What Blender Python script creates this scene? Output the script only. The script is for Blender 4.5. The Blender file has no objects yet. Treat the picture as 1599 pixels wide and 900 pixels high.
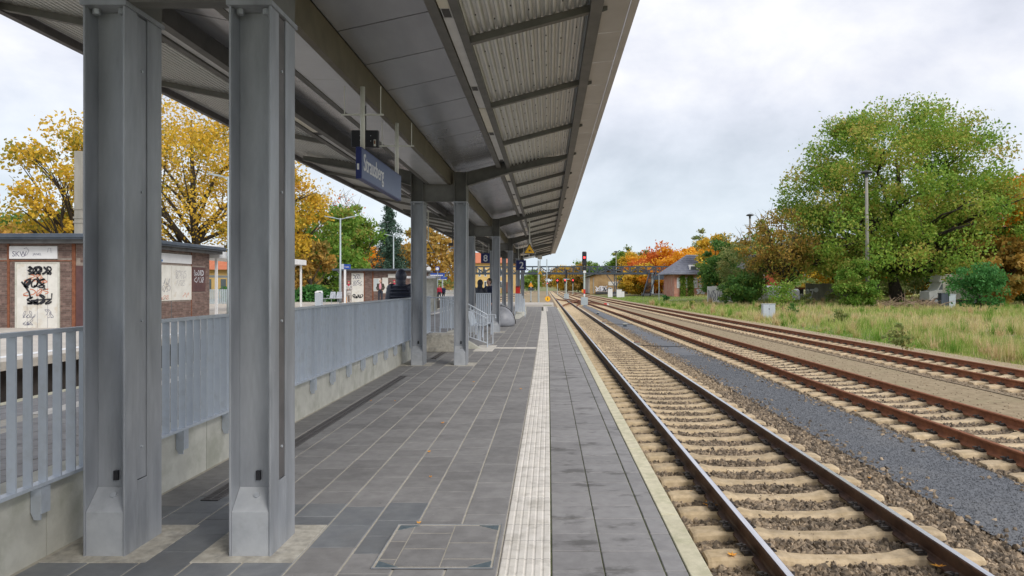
import bpy, math, random
import numpy as np
from mathutils import Vector, Matrix, Euler
PI = math.pi
random.seed(7)
rs = np.random.RandomState(11)
sc = bpy.context.scene
COL = sc.collection

# ------------------------------------------------------------------ camera
F, HX, HY, EYE = 1100.0, 858.0, 446.0, 1.62      # focal (px of a 1599 px frame), vanishing point, eye height
cam = bpy.data.objects.new('camera', bpy.data.cameras.new('camera'))
COL.objects.link(cam); sc.camera = cam
cam.location = (0, 0, EYE); cam.rotation_euler = (PI / 2, 0, 0)
cam.data.sensor_width = 36; cam.data.lens = 36 * F / 1599
cam.data.shift_x = -(HX - 799.5) / 1599; cam.data.shift_y = -(450 - HY) / 1599
cam.data.clip_start = .05; cam.data.clip_end = 4000

# ------------------------------------------------------------------ world, sun, exposure
SUN_EL, SUN_ROT = math.radians(38), math.radians(140)
w = bpy.data.worlds.new('World'); sc.world = w; w.use_nodes = True
nt = w.node_tree; nt.nodes.clear()
def N(t, typ, **kw):
    n = t.nodes.new(typ)
    for k, v in kw.items():
        if k.startswith('i_'): n.inputs[k[2:].replace('_', ' ')].default_value = v
        else: setattr(n, k, v)
    return n
out = N(nt, 'ShaderNodeOutputWorld')
sky = N(nt, 'ShaderNodeTexSky'); sky.sky_type = 'NISHITA'; sky.sun_disc = False
sky.sun_elevation = SUN_EL; sky.sun_rotation = SUN_ROT; sky.air_density = 1.2; sky.dust_density = 2.0
bg1 = N(nt, 'ShaderNodeBackground'); bg1.inputs[1].default_value = .1
nt.links.new(sky.outputs[0], bg1.inputs[0])
tc = N(nt, 'ShaderNodeTexCoord'); mp = N(nt, 'ShaderNodeMapping'); mp.inputs['Scale'].default_value = (1.2, 1.2, 1.9)
mp.inputs['Location'].default_value = (3.1, 1.7, .4)
nz = N(nt, 'ShaderNodeTexNoise'); nz.inputs['Scale'].default_value = 3.0; nz.inputs['Detail'].default_value = 9; nz.inputs['Roughness'].default_value = .56; nz.inputs['Distortion'].default_value = .15
nt.links.new(tc.outputs['Generated'], mp.inputs[0]); nt.links.new(mp.outputs[0], nz.inputs['Vector'])
rp = N(nt, 'ShaderNodeValToRGB')
e = rp.color_ramp.elements
e[0].position = .34; e[0].color = (.54, .565, .64, 1); e[1].position = .68; e[1].color = (.98, .97, .98, 1)
x = e.new(.5); x.color = (.74, .755, .835, 1)
nt.links.new(nz.outputs[0], rp.inputs[0])
# slightly bluer gaps low over the horizon
sx = N(nt, 'ShaderNodeSeparateXYZ'); nt.links.new(tc.outputs['Generated'], sx.inputs[0])
mr = N(nt, 'ShaderNodeMapRange'); mr.inputs['From Min'].default_value = .0; mr.inputs['From Max'].default_value = .26
mr.inputs['To Min'].default_value = .65; mr.inputs['To Max'].default_value = 0
nt.links.new(sx.outputs['Z'], mr.inputs['Value'])
mx = N(nt, 'ShaderNodeMix'); mx.data_type = 'RGBA'; mx.inputs['B'].default_value = (.62, .77, .86, 1)
nt.links.new(mr.outputs[0], mx.inputs['Factor']); nt.links.new(rp.outputs[0], mx.inputs['A'])
bg2 = N(nt, 'ShaderNodeBackground'); bg2.inputs[1].default_value = .84
nt.links.new(mx.outputs['Result'], bg2.inputs[0])
ms = N(nt, 'ShaderNodeMixShader'); ms.inputs[0].default_value = .88
nt.links.new(bg1.outputs[0], ms.inputs[1]); nt.links.new(bg2.outputs[0], ms.inputs[2]); nt.links.new(ms.outputs[0], out.inputs[0])
sun = bpy.data.objects.new('sun', bpy.data.lights.new('sun', 'SUN')); COL.objects.link(sun)
sun.data.energy = 1.5; sun.data.angle = math.radians(22); sun.data.color = (1, .96, .9)
sd = Vector((math.sin(SUN_ROT) * math.cos(SUN_EL), math.cos(SUN_ROT) * math.cos(SUN_EL), math.sin(SUN_EL)))
sun.rotation_euler = sd.to_track_quat('Z', 'Y').to_euler()
sc.view_settings.view_transform = 'Standard'; sc.view_settings.look = 'None'
sc.view_settings.exposure = .5; sc.view_settings.gamma = 1; sc.view_settings.use_curve_mapping = False
sc.cycles.max_bounces = 6; sc.cycles.diffuse_bounces = 4; sc.cycles.transparent_max_bounces = 8

# ------------------------------------------------------------------ curves of the line (x offset as a function of y)
def cv(y): return -1.07e-4 * y * y if y < 45 else -.217 - .0096 * (y - 45) if y < 150 else -1.225 - .004 * (y - 150)
def poly(pts, deg=3):
    a = np.polyfit([p[0] for p in pts], [p[1] for p in pts], deg)
    def f(y): return float(np.polyval(a, min(y, 300)))
    return f
c1 = poly([(0, 2.57), (10, 2.53), (20, 2.46), (54, 2.24), (104, 1.85), (170, 1.4), (300, .7)])
c2 = poly([(0, 7.0), (12, 6.87), (27, 6.64), (55, 6.12), (95, 5.3), (149, 4.65), (300, 3.9)])
c3 = poly([(0, 12.0), (17, 11.35), (47, 10.4), (85, 9.5), (135, 8.2), (300, 6.6)])
def c0(y): return -9.3 + 2.2 * (max(0, y - 20) / 200) ** 1.2 if y < 220 else -7.1 + (y - 220) * .012
def X(px, Y): return (px - HX) / F * Y           # lateral position of a thing seen at column px and standing Y m away
def Z(py, Y): return EYE + (HY - py) / F * Y

# ------------------------------------------------------------------ materials
def mat(name, c1_, c2_=None, scale=6, rough=.75, metal=0, bump=0, bscale=None, var=0, detail=5, stretch=(1, 1, 1),
        dirt=None, dscale=1.0, damt=.5, dlo=.5, dhi=.65, spec=None, dstretch=None, spots=None):
    m = bpy.data.materials.new(name); m.use_nodes = True
    t = m.node_tree; b = t.nodes['Principled BSDF']
    b.inputs['Roughness'].default_value = rough; b.inputs['Metallic'].default_value = metal
    if spec is not None: b.inputs['Specular IOR Level'].default_value = spec
    c2_ = c2_ or c1_
    g = N(t, 'ShaderNodeNewGeometry'); mp = N(t, 'ShaderNodeMapping'); mp.inputs['Scale'].default_value = stretch
    t.links.new(g.outputs['Position'], mp.inputs[0])
    nz = N(t, 'ShaderNodeTexNoise'); nz.inputs['Scale'].default_value = scale; nz.inputs['Detail'].default_value = detail
    nz.inputs['Roughness'].default_value = .6
    t.links.new(mp.outputs[0], nz.inputs['Vector'])
    rp = N(t, 'ShaderNodeValToRGB'); e = rp.color_ramp.elements
    e[0].position = .35; e[0].color = (*c1_, 1); e[1].position = .65; e[1].color = (*c2_, 1)
    t.links.new(nz.outputs[0], rp.inputs[0]); col = rp.outputs[0]
    if dirt:
        n2 = N(t, 'ShaderNodeTexNoise'); n2.inputs['Scale'].default_value = dscale; n2.inputs['Detail'].default_value = 6
        n2.inputs['Roughness'].default_value = .65
        if dstretch:
            m2 = N(t, 'ShaderNodeMapping'); m2.inputs['Scale'].default_value = dstretch
            t.links.new(g.outputs['Position'], m2.inputs[0]); t.links.new(m2.outputs[0], n2.inputs['Vector'])
        else: t.links.new(g.outputs['Position'], n2.inputs['Vector'])
        r2 = N(t, 'ShaderNodeMapRange'); r2.inputs['From Min'].default_value = dlo; r2.inputs['From Max'].default_value = dhi
        r2.inputs['To Max'].default_value = damt
        t.links.new(n2.outputs[0], r2.inputs['Value'])
        mx = N(t, 'ShaderNodeMix'); mx.data_type = 'RGBA'; mx.inputs['B'].default_value = (*dirt, 1)
        t.links.new(r2.outputs[0], mx.inputs['Factor']); t.links.new(col, mx.inputs['A']); col = mx.outputs['Result']
    if spots:                                            # chewing gum, grains of sand, drips
        for (sc_, rad_, sc_col, sc_amt) in spots:
            vo = N(t, 'ShaderNodeTexVoronoi'); vo.inputs['Scale'].default_value = sc_; t.links.new(g.outputs['Position'], vo.inputs['Vector'])
            lt = N(t, 'ShaderNodeMapRange'); lt.inputs['From Min'].default_value = rad_; lt.inputs['From Max'].default_value = rad_ * .6; lt.inputs['To Max'].default_value = sc_amt
            t.links.new(vo.outputs['Distance'], lt.inputs['Value'])
            mx = N(t, 'ShaderNodeMix'); mx.data_type = 'RGBA'; mx.inputs['B'].default_value = (*sc_col, 1)
            t.links.new(lt.outputs[0], mx.inputs['Factor']); t.links.new(col, mx.inputs['A']); col = mx.outputs['Result']
    if var:
        oi = N(t, 'ShaderNodeObjectInfo'); ad = N(t, 'ShaderNodeMath', operation='ADD')
        t.links.new(oi.outputs['Random'], ad.inputs[0]); t.links.new(g.outputs['Random Per Island'], ad.inputs[1])
        fr = N(t, 'ShaderNodeMath', operation='FRACT'); t.links.new(ad.outputs[0], fr.inputs[0])
        r3 = N(t, 'ShaderNodeMapRange'); r3.inputs['To Min'].default_value = 1 - var; r3.inputs['To Max'].default_value = 1 + var
        t.links.new(fr.outputs[0], r3.inputs['Value'])
        hs = N(t, 'ShaderNodeHueSaturation'); t.links.new(r3.outputs[0], hs.inputs['Value']); t.links.new(col, hs.inputs['Color'])
        col = hs.outputs[0]
    t.links.new(col, b.inputs['Base Color'])
    if bump:
        n3 = N(t, 'ShaderNodeTexNoise'); n3.inputs['Scale'].default_value = bscale or scale * 4; n3.inputs['Detail'].default_value = 4
        t.links.new(mp.outputs[0], n3.inputs['Vector'])
        bp = N(t, 'ShaderNodeBump'); bp.inputs['Strength'].default_value = bump; bp.inputs['Distance'].default_value = .01
        t.links.new(n3.outputs[0], bp.inputs['Height']); t.links.new(bp.outputs[0], b.inputs['Normal'])
    return m
def leafmat(name, cols, trans=.35, rough=.6):
    m = bpy.data.materials.new(name); m.use_nodes = True
    t = m.node_tree; b = t.nodes['Principled BSDF']; b.inputs['Roughness'].default_value = rough
    b.inputs['Specular IOR Level'].default_value = .25
    at = N(t, 'ShaderNodeAttribute', attribute_name='tint')
    rp = N(t, 'ShaderNodeValToRGB'); e = rp.color_ramp.elements
    n = len(cols)
    e[0].position = 0; e[0].color = (*cols[0], 1); e[1].position = 1; e[1].color = (*cols[-1], 1)
    for i in range(1, n - 1):
        q = e.new(i / (n - 1)); q.color = (*cols[i], 1)
    t.links.new(at.outputs['Fac'], rp.inputs[0]); t.links.new(rp.outputs[0], b.inputs['Base Color'])
    tr = N(t, 'ShaderNodeBsdfTranslucent'); t.links.new(rp.outputs[0], tr.inputs[0])
    mx = N(t, 'ShaderNodeMixShader'); mx.inputs[0].default_value = trans
    t.links.new(b.outputs[0], mx.inputs[1]); t.links.new(tr.outputs[0], mx.inputs[2])
    t.links.new(mx.outputs[0], t.nodes['Material Output'].inputs[0])
    return m
def emit(name, c, s):
    m = bpy.data.materials.new(name); m.use_nodes = True; b = m.node_tree.nodes['Principled BSDF']
    b.inputs['Base Color'].default_value = (*c, 1); b.inputs['Emission Color'].default_value = (*c, 1)
    b.inputs['Emission Strength'].default_value = s
    return m
def glass(name, c, rough=.08):
    m = bpy.data.materials.new(name); m.use_nodes = True; b = m.node_tree.nodes['Principled BSDF']
    b.inputs['Base Color'].default_value = (*c, 1); b.inputs['Roughness'].default_value = rough
    b.inputs['Specular IOR Level'].default_value = .9
    return m
MT = {}
MT['steel'] = mat('column_steel', (.32, .338, .37), (.43, .45, .485), scale=7, rough=.45, metal=.3, bump=.08, bscale=60,
                  dirt=(.17, .175, .185), dscale=5, damt=.6, dlo=.48, dhi=.78, stretch=(1, 1, .25), dstretch=(1, 1, .12), spots=[(5, .035, (.5, .5, .5), .5), (3.1, .03, (.10, .09, .08), .7)])
MT['galv'] = mat('galvanised', (.40, .43, .47), (.55, .58, .62), scale=14, rough=.45, metal=.3, bump=.04, bscale=80, dirt=(.28, .29, .31), dscale=4, damt=.6)
MT['shoe'] = mat('column_shoe', (.40, .42, .45), (.50, .52, .545), scale=6, rough=.55, metal=.15, bump=.06, dirt=(.27, .28, .29), dscale=7, damt=.6, dlo=.52, dhi=.8)
MT['cover'] = mat('dark_cover', (.10, .095, .095), (.14, .13, .13), scale=8, rough=.5, metal=.1)
MT['roofsteel'] = mat('roof_steel', (.13, .128, .118), (.17, .167, .152), scale=5, rough=.55, metal=.15, bump=.03)
MT['beambrown'] = mat('beam_olive', (.125, .108, .075), (.165, .145, .10), scale=4, rough=.5, metal=.2)
MT['soffit'] = mat('soffit_panel', (.30, .31, .33), (.38, .39, .41), scale=2, rough=.25, metal=.5, bump=.02, bscale=6, var=.06, stretch=(1, .3, 1))
MT['soffitw'] = mat('soffit_light', (.62, .63, .64), (.68, .69, .70), scale=2, rough=.22, metal=.3, var=.05)
MT['corr'] = mat('corrugated', (.60, .61, .59), (.70, .71, .69), scale=3, rough=.4, metal=.35, dirt=(.42, .41, .38), dscale=3, damt=.4, var=.06)
MT['fasciaw'] = mat('eaves_panel', (.50, .48, .455), (.57, .55, .525), scale=2, rough=.5, metal=.1, var=.06)
MT['whitem'] = mat('white_metal', (.62, .62, .60), (.72, .72, .70), scale=4, rough=.45, metal=.1, var=.03)
MT['tube'] = mat('lamp_cover', (.74, .70, .56), (.84, .80, .66), scale=6, rough=.35)
MT['vent'] = mat('vent_dark', (.12, .12, .12), rough=.6)
MT['black'] = mat('black_plastic', (.012, .012, .016), (.02, .02, .025), rough=.4)
MT['darkgrey'] = mat('dark_grey', (.05, .052, .055), (.08, .08, .085), rough=.55)
MT['fence'] = mat('railing_paint', (.50, .55, .62), (.58, .63, .69), scale=6, rough=.42, metal=.2, var=.07, dirt=(.33, .35, .38), dscale=6, damt=.4)
MT['conc'] = mat('pale_concrete', (.52, .51, .45), (.64, .63, .56), scale=5, rough=.85, bump=.12, bscale=60, var=.05, dirt=(.32, .33, .25), dscale=2.3, damt=.5)
MT['paver'] = mat('paver', (.235, .228, .225), (.295, .287, .283), scale=9, rough=.62, bump=.15, bscale=120, var=.13,
                  dirt=(.165, .16, .16), dscale=2.2, damt=.55, dlo=.5, dhi=.7, spots=[(7, .07, (.36, .35, .34), .5), (4.3, .06, (.10, .10, .10), .6), (19, .09, (.42, .40, .37), .4)])
MT['slate'] = mat('paver_slate', (.175, .185, .20), (.235, .245, .255), scale=7, rough=.5, bump=.15, bscale=120, var=.16, dirt=(.19, .19, .19), dscale=3, damt=.5)
MT['paverwet'] = mat('paver_edge', (.255, .247, .247), (.315, .307, .305), scale=9, rough=.6, bump=.15, bscale=120, var=.11,
                     dirt=(.10, .096, .09), dscale=3.2, damt=.7, dlo=.55, dhi=.63, dstretch=(.6, 1.1, 1), spots=[(9, .06, (.4, .39, .38), .4)])
MT['joint'] = mat('joint_sand', (.44, .41, .34), (.56, .52, .45), scale=20, rough=.95)
MT['jointd'] = mat('joint_dark', (.05, .05, .045), (.08, .08, .06), scale=12, rough=.95)
MT['moss'] = mat('joint_moss', (.05, .07, .025), (.12, .12, .06), scale=30, rough=.95)
MT['tactile'] = mat('tactile_white', (.72, .68, .61), (.83, .79, .73), scale=7, rough=.8, bump=.15, bscale=80, var=.07, dirt=(.42, .39, .33), dscale=6, damt=.55)
MT['coping'] = mat('coping', (.60, .56, .40), (.74, .69, .51), scale=12, rough=.9, bump=.3, bscale=90, var=.05, dirt=(.42, .42, .25), dscale=5, damt=.5)
MT['basecol'] = mat('column_screed', (.42, .39, .33), (.58, .55, .48), scale=16, rough=.9, bump=.3, bscale=60, dirt=(.22, .21, .2), dscale=6, damt=.6)
MT['sleeper'] = mat('sleeper_concrete', (.46, .35, .21), (.62, .49, .32), scale=9, rough=.92, bump=.35, bscale=40, var=.10, dirt=(.28, .22, .15), dscale=4, damt=.6)
MT['rail'] = mat('rail_brown', (.065, .033, .022), (.12, .06, .036), scale=12, rough=.55, metal=.3)
MT['railr'] = mat('rail_rust', (.20, .075, .035), (.30, .115, .05), scale=9, rough=.85, bump=.2)
MT['railtop'] = mat('rail_polish', (.62, .62, .66), (.75, .75, .78), scale=6, rough=.22, metal=.9, stretch=(8, .3, 1))
MT['clip'] = mat('clip', (.025, .022, .02), (.05, .04, .035), rough=.6)
MT['rock'] = mat('ballast_stone', (.10, .08, .06), (.37, .285, .195), scale=11, rough=.9, var=.55)
MT['rockw'] = mat('ballast_sandy', (.20, .155, .105), (.40, .31, .21), scale=13, rough=.95, var=.35)
MT['bed'] = mat('ballast_bed', (.15, .11, .07), (.32, .235, .15), scale=34, rough=.95, bump=1, bscale=45, detail=8, dirt=(.32, .26, .17), dscale=.3, damt=.5, dlo=.4)
MT['grit'] = mat('grit', (.095, .102, .112), (.19, .20, .218), scale=38, rough=.9, bump=.7, bscale=60, detail=8, dirt=(.22, .22, .22), dscale=.7, damt=.35)
MT['dirt'] = mat('dirt', (.25, .19, .11), (.37, .29, .18), scale=5, rough=.98, bump=.6, bscale=40, detail=9, dirt=(.22, .21, .10), dscale=.6, damt=.3)
MT['sand'] = mat('sandy_edge', (.33, .25, .16), (.42, .33, .22), scale=6, rough=.98, bump=.6, bscale=30, detail=9)
MT['ground'] = mat('ground', (.14, .15, .05), (.27, .24, .11), scale=.7, rough=1, bump=.5, bscale=6, detail=9, dirt=(.12, .2, .05), dscale=.08, damt=.7, dlo=.45)
MT['opp'] = mat('opposite_paving', (.45, .41, .36), (.56, .52, .46), scale=4, rough=.9, dirt=(.33, .30, .26), dscale=.5, damt=.5)
MT['pitwall'] = mat('trench_wall', (.035, .03, .028), (.07, .06, .055), scale=3, rough=.95)  # dark concrete, with the shade below the overhanging edge put into the colour
MT['brick'] = mat('brick', (.15, .095, .08), (.22, .15, .125), scale=6, rough=.85, var=.28, bump=.2)
MT['mortar'] = mat('mortar', (.25, .205, .175), (.34, .285, .245), scale=8, rough=.95)
MT['maroon'] = mat('maroon', (.08, .035, .035), (.12, .055, .05), scale=3, rough=.6)
MT['rust'] = mat('rust', (.17, .06, .03), (.26, .10, .05), scale=8, rough=.9)
MT['whitep'] = mat('white_panel', (.66, .64, .58), (.76, .74, .68), scale=3, rough=.7, dirt=(.55, .46, .33), dscale=2.2, damt=.5, dlo=.55)
MT['slateroof'] = mat('roof_bluegrey', (.07, .09, .12), (.11, .13, .16), scale=3, rough=.45, metal=.3)
MT['tar'] = mat('roof_felt', (.10, .10, .10), (.16, .16, .16), scale=3, rough=.9)
MT['white'] = mat('white_paint', (.74, .74, .74), (.80, .80, .80), scale=3, rough=.5)
MT['blue'] = mat('sign_blue', (.013, .022, .13), (.016, .027, .15), rough=.35)
MT['bluel'] = mat('sign_blue_bright', (.02, .07, .33), rough=.4)
MT['yellow'] = mat('sign_yellow', (.9, .5, .03), rough=.45)
MT['red'] = mat('red_paint', (.62, .03, .02), rough=.45)
MT['orange'] = mat('orange_paint', (.8, .33, .02), rough=.5)
MT['inkblack'] = mat('spray_black', (.015, .015, .02), rough=.6)
MT['inkblue'] = mat('spray_blue', (.02, .16, .45), rough=.6)
MT['inkred'] = mat('spray_orange', (.62, .2, .1), rough=.6)
MT['inkgrey'] = mat('spray_grey', (.18, .18, .24), rough=.6)
MT['inkwhite'] = mat('spray_white', (.75, .76, .8), rough=.6)
MT['yelbrick'] = mat('yellow_brick', (.34, .22, .10), (.46, .32, .16), scale=1.2, rough=.9, dirt=(.25, .16, .08), dscale=.4, damt=.6)
MT['redbrick'] = mat('red_render', (.36, .07, .035), (.46, .10, .05), scale=1, rough=.9)
MT['pinkbrick'] = mat('pink_brick', (.42, .17, .12), (.52, .27, .20), scale=2, rough=.9, dirt=(.5, .38, .28), dscale=.6, damt=.5)
MT['roofgrey'] = mat('roof_grey', (.14, .15, .19), (.21, .22, .26), scale=2, rough=.7, var=.06)
MT['roofred'] = mat('roof_red', (.5, .15, .07), (.58, .2, .1), scale=2, rough=.8)
MT['statyel'] = mat('station_yellow', (.66, .44, .16), (.72, .50, .2), scale=1, rough=.8)
MT['bridge'] = mat('bridge_steel', (.035, .048, .065), (.06, .078, .10), scale=2, rough=.6)
MT['lampc'] = mat('mast_concrete', (.26, .25, .22), (.36, .34, .30), scale=2, rough=.9, stretch=(1, 1, .3))
MT['postg'] = mat('post_grey', (.36, .42, .45), (.44, .50, .52), scale=2, rough=.5, metal=.1)
MT['sigpost'] = mat('post_greenish', (.42, .50, .46), (.50, .58, .54), rough=.6)
MT['glassd'] = glass('window_glass', (.09, .11, .12))
MT['glassl'] = glass('window_pale', (.5, .55, .56), .2)
MT['redlight'] = emit('signal_red', (1, .03, .03), 6)
MT['bark'] = mat('bark', (.035, .028, .02), (.075, .06, .045), scale=8, rough=.95, bump=.6, stretch=(1, 1, .2))
MT['barkl'] = mat('bark_pale', (.22, .19, .14), (.32, .28, .22), scale=8, rough=.95)
MT['deadwood'] = mat('deadwood', (.26, .18, .12), (.38, .28, .2), scale=8, rough=.95)
MT['skin'] = mat('skin', (.52, .30, .22), (.56, .34, .25), rough=.55)
MT['hair'] = mat('hair', (.02, .014, .01), (.04, .03, .02), rough=.6)
MT['jblack'] = mat('cloth_black', (.02, .023, .036), (.034, .04, .06), scale=20, rough=.6)
MT['jnavy'] = mat('cloth_navy', (.012, .02, .06), (.02, .03, .08), scale=20, rough=.7)
MT['jwhite'] = mat('cloth_pale', (.16, .15, .15), (.72, .68, .64), scale=16, rough=.85)
MT['jpink'] = mat('cloth_pink', (.68, .32, .36), rough=.85)
MT['jolive'] = mat('cloth_olive', (.06, .05, .035), rough=.8)
MT['jteal'] = mat('cloth_teal', (.01, .27, .32), rough=.8)
MT['jred'] = mat('cloth_red', (.42, .02, .05), rough=.8)
MT['pod'] = mat('grey_cover', (.27, .28, .31), (.33, .34, .37), scale=4, rough=.45, dirt=(.2, .2, .22), dscale=3, damt=.5)
MT['leafy'] = leafmat('leaf_yellow', [(.14, .17, .03), (.34, .30, .04), (.70, .48, .05), (.84, .54, .06), (.60, .42, .09)], trans=.4)
MT['leafo'] = leafmat('leaf_orange', [(.55, .2, .02), (.75, .33, .02), (.85, .42, .03), (.8, .5, .05)])
MT['leafr'] = leafmat('leaf_red', [(.5, .08, .02), (.66, .16, .03), (.74, .26, .05), (.62, .2, .06)])
MT['leafg'] = leafmat('leaf_green', [(.08, .17, .025), (.13, .27, .035), (.20, .35, .05), (.28, .36, .07), (.42, .33, .08)], trans=.4)
MT['leafd'] = leafmat('leaf_dark', [(.04, .12, .03), (.08, .20, .045), (.14, .27, .055), (.26, .32, .07)])
MT['leafb'] = leafmat('leaf_brown', [(.24, .18, .04), (.42, .27, .05), (.58, .35, .08), (.46, .33, .10), (.22, .24, .05)], trans=.4)
MT['leafol'] = leafmat('leaf_olive', [(.12, .19, .05), (.21, .27, .08), (.30, .33, .11), (.40, .33, .13)])
MT['leafsp'] = leafmat('leaf_spruce', [(.03, .07, .045), (.06, .12, .08), (.10, .17, .12)], trans=.15)
MT['leafbr'] = leafmat('leaf_bright', [(.04, .16, .04), (.08, .25, .06), (.14, .32, .09)])
MT['leafoak'] = leafmat('leaf_oak', [(.08, .16, .025), (.15, .28, .04), (.24, .40, .055), (.33, .44, .07), (.46, .44, .09), (.56, .40, .11)], trans=.4)
MT['leafmix'] = leafmat('leaf_mixed', [(.14, .22, .04), (.24, .28, .05), (.40, .28, .06), (.50, .30, .07), (.30, .30, .07)], trans=.4)
MT['jpuff'] = mat('cloth_padded', (.03, .036, .06), (.045, .052, .08), scale=20, rough=.38)
MT['grassm'] = leafmat('grass_blades', [(.16, .32, .04), (.30, .42, .08), (.52, .50, .18), (.70, .60, .32), (.64, .48, .26)], trans=.35)
MT['autleaf'] = mat('fallen_leaf', (.75, .30, .03), (.8, .42, .06), rough=.7)

# ------------------------------------------------------------------ object helpers
def tag(o, label=None, cat=None, group=None, kind=None):
    if label: o['label'] = label
    if cat: o['category'] = cat
    if group: o['group'] = group
    if kind: o['kind'] = kind
    return o
def thing(name, label, cat, loc=(0, 0, 0), rz=0, group=None):
    o = bpy.data.objects.new(name, None); COL.objects.link(o); o.empty_display_size = .2
    o.location = loc; o.rotation_euler = (0, 0, rz)
    return tag(o, label, cat, group)
def root_of(o):
    while o.parent: o = o.parent
    return o
class MB:
    """collects shapes for one mesh; world coordinates unless built with local=True"""
    def __init__(s): s.v = []; s.f = []; s.m = None
    def add(s, vs, fs):
        k = len(s.v); s.v.extend([tuple(v) for v in vs]); s.f.extend([tuple(i + k for i in f) for f in fs]); return s
    def box(s, x0, x1, y0, y1, z0, z1, ny=1):
        ys = [y0 + (y1 - y0) * i / ny for i in range(ny + 1)]; vs = []; fs = []
        for y in ys: vs += [(x0, y, z0), (x1, y, z0), (x1, y, z1), (x0, y, z1)]
        for i in range(ny):
            a = 4 * i; b = a + 4
            fs += [(a, a + 1, b + 1, b), (a + 1, a + 2, b + 2, b + 1), (a + 2, a + 3, b + 3, b + 2), (a + 3, a, b, b + 3)]
        fs += [(0, 3, 2, 1), (4 * ny, 4 * ny + 1, 4 * ny + 2, 4 * ny + 3)]
        return s.add(vs, fs)
    def prism(s, prof, y0, y1, ny=1, closed=True):      # (x, z) profile swept along y
        n = len(prof); vs = []; fs = []
        for i in range(ny + 1):
            y = y0 + (y1 - y0) * i / ny
            vs += [(p[0], y, p[1]) for p in prof]
        for i in range(ny):
            for j in range(n if closed else n - 1):
                a, b = i * n + j, i * n + (j + 1) % n
                fs.append((a, b, b + n, a + n))
        if closed: fs += [tuple(range(n - 1, -1, -1)), tuple(ny * n + j for j in range(n))]
        return s.add(vs, fs)
    def hexa(s, p):                                      # 8 corners: bottom 4, top 4
        return s.add(p, [(0, 3, 2, 1), (4, 5, 6, 7), (0, 1, 5, 4), (1, 2, 6, 5), (2, 3, 7, 6), (3, 0, 4, 7)])
    def bar(s, a, b, w, h=None, up=(0, 0, 1)):           # rectangular bar from a to b
        a = Vector(a); b = Vector(b); d = (b - a).normalized(); up = Vector(up)
        if abs(d.dot(up)) > .98: up = Vector((0, 1, 0))
        u = d.cross(up).normalized(); v = u.cross(d).normalized(); h = h or w
        q = lambda p, i, j: p + u * (i * w / 2) + v * (j * h / 2)
        return s.add([q(a, -1, -1), q(a, 1, -1), q(a, 1, 1), q(a, -1, 1), q(b, -1, -1), q(b, 1, -1), q(b, 1, 1), q(b, -1, 1)],
                     [(0, 1, 2, 3), (7, 6, 5, 4), (0, 4, 5, 1), (1, 5, 6, 2), (2, 6, 7, 3), (3, 7, 4, 0)])
    def tube(s, pts, r, n=8, cap=True):                  # r number or list
        pts = [Vector(p) for p in pts]; rr = r if isinstance(r, (list, tuple)) else [r] * len(pts)
        vs = []; fs = []; ref = Vector((0, 0, 1))
        for i, p in enumerate(pts):
            d = (pts[min(i + 1, len(pts) - 1)] - pts[max(i - 1, 0)]).normalized()
            if abs(d.dot(ref)) > .95: ref = Vector((1, 0, 0)) if abs(d.x) < .9 else Vector((0, 1, 0))
            u = d.cross(ref).normalized(); v = d.cross(u).normalized()
            for k in range(n):
                a = 2 * PI * k / n; vs.append(p + (u * math.cos(a) + v * math.sin(a)) * rr[i])
        for i in range(len(pts) - 1):
            for k in range(n):
                a, b = i * n + k, i * n + (k + 1) % n; fs.append((a, a + n, b + n, b))
        if cap: fs += [tuple(range(n)), tuple((len(pts) - 1) * n + k for k in range(n - 1, -1, -1))]
        return s.add(vs, fs)
    def lathe(s, prof, c, n=12):                          # (r, z)
        vs = []; fs = []; m = len(prof)
        for (r, z) in prof:
            for k in range(n):
                a = 2 * PI * k / n; vs.append((c[0] + r * math.cos(a), c[1] + r * math.sin(a), c[2] + z))
        for i in range(m - 1):
            for k in range(n):
                a, b = i * n + k, i * n + (k + 1) % n; fs.append((a, b, b + n, a + n))
        fs += [tuple(range(n - 1, -1, -1)), tuple((m - 1) * n + k for k in range(n))]
        return s.add(vs, fs)
    def ell(s, c, r, n=10, m=7, rot=None):
        vs = []; fs = []
        for i in range(m + 1):
            t = PI * i / m
            for k in range(n):
                a = 2 * PI * k / n
                p = Vector((r[0] * math.sin(t) * math.cos(a), r[1] * math.sin(t) * math.sin(a), r[2] * math.cos(t)))
                if rot: p = rot @ p
                vs.append(Vector(c) + p)
        for i in range(m):
            for k in range(n):
                a, b = i * n + k, i * n + (k + 1) % n; fs.append((a, a + n, b + n, b))
        return s.add(vs, fs)
    def disc(s, c, nrm, r, t, n=16):
        c = Vector(c); d = Vector(nrm).normalized(); return s.tube([c - d * t / 2, c + d * t / 2], r, n)
    def mesh(s, name, m, off=(0, 0, 0), curve=None, smooth=False):
        me = bpy.data.meshes.new(name)
        vs = s.v
        if curve: vs = [(x + curve(y), y, z) for x, y, z in vs]
        if off != (0, 0, 0): vs = [(x - off[0], y - off[1], z - off[2]) for x, y, z in vs]
        me.from_pydata(vs, [], s.f); me.materials.append(MT[m] if isinstance(m, str) else m)
        if smooth: me.polygons.foreach_set('use_smooth', [True] * len(me.polygons))
        return me
    def build(s, name, m, parent=None, label=None, local=False, curve=None, smooth=False, bevel=0, kind=None, cat=None, group=None):
        off = (0, 0, 0)
        if parent and not local: off = tuple(root_of(parent).location)
        me = s.mesh(name, m, off, curve, smooth)
        o = bpy.data.objects.new(name, me); COL.objects.link(o); o.parent = parent
        if bevel:
            b = o.modifiers.new('bevel', 'BEVEL'); b.width = bevel; b.segments = 2; b.limit_method = 'ANGLE'
        return tag(o, label, cat, group, kind)
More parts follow.
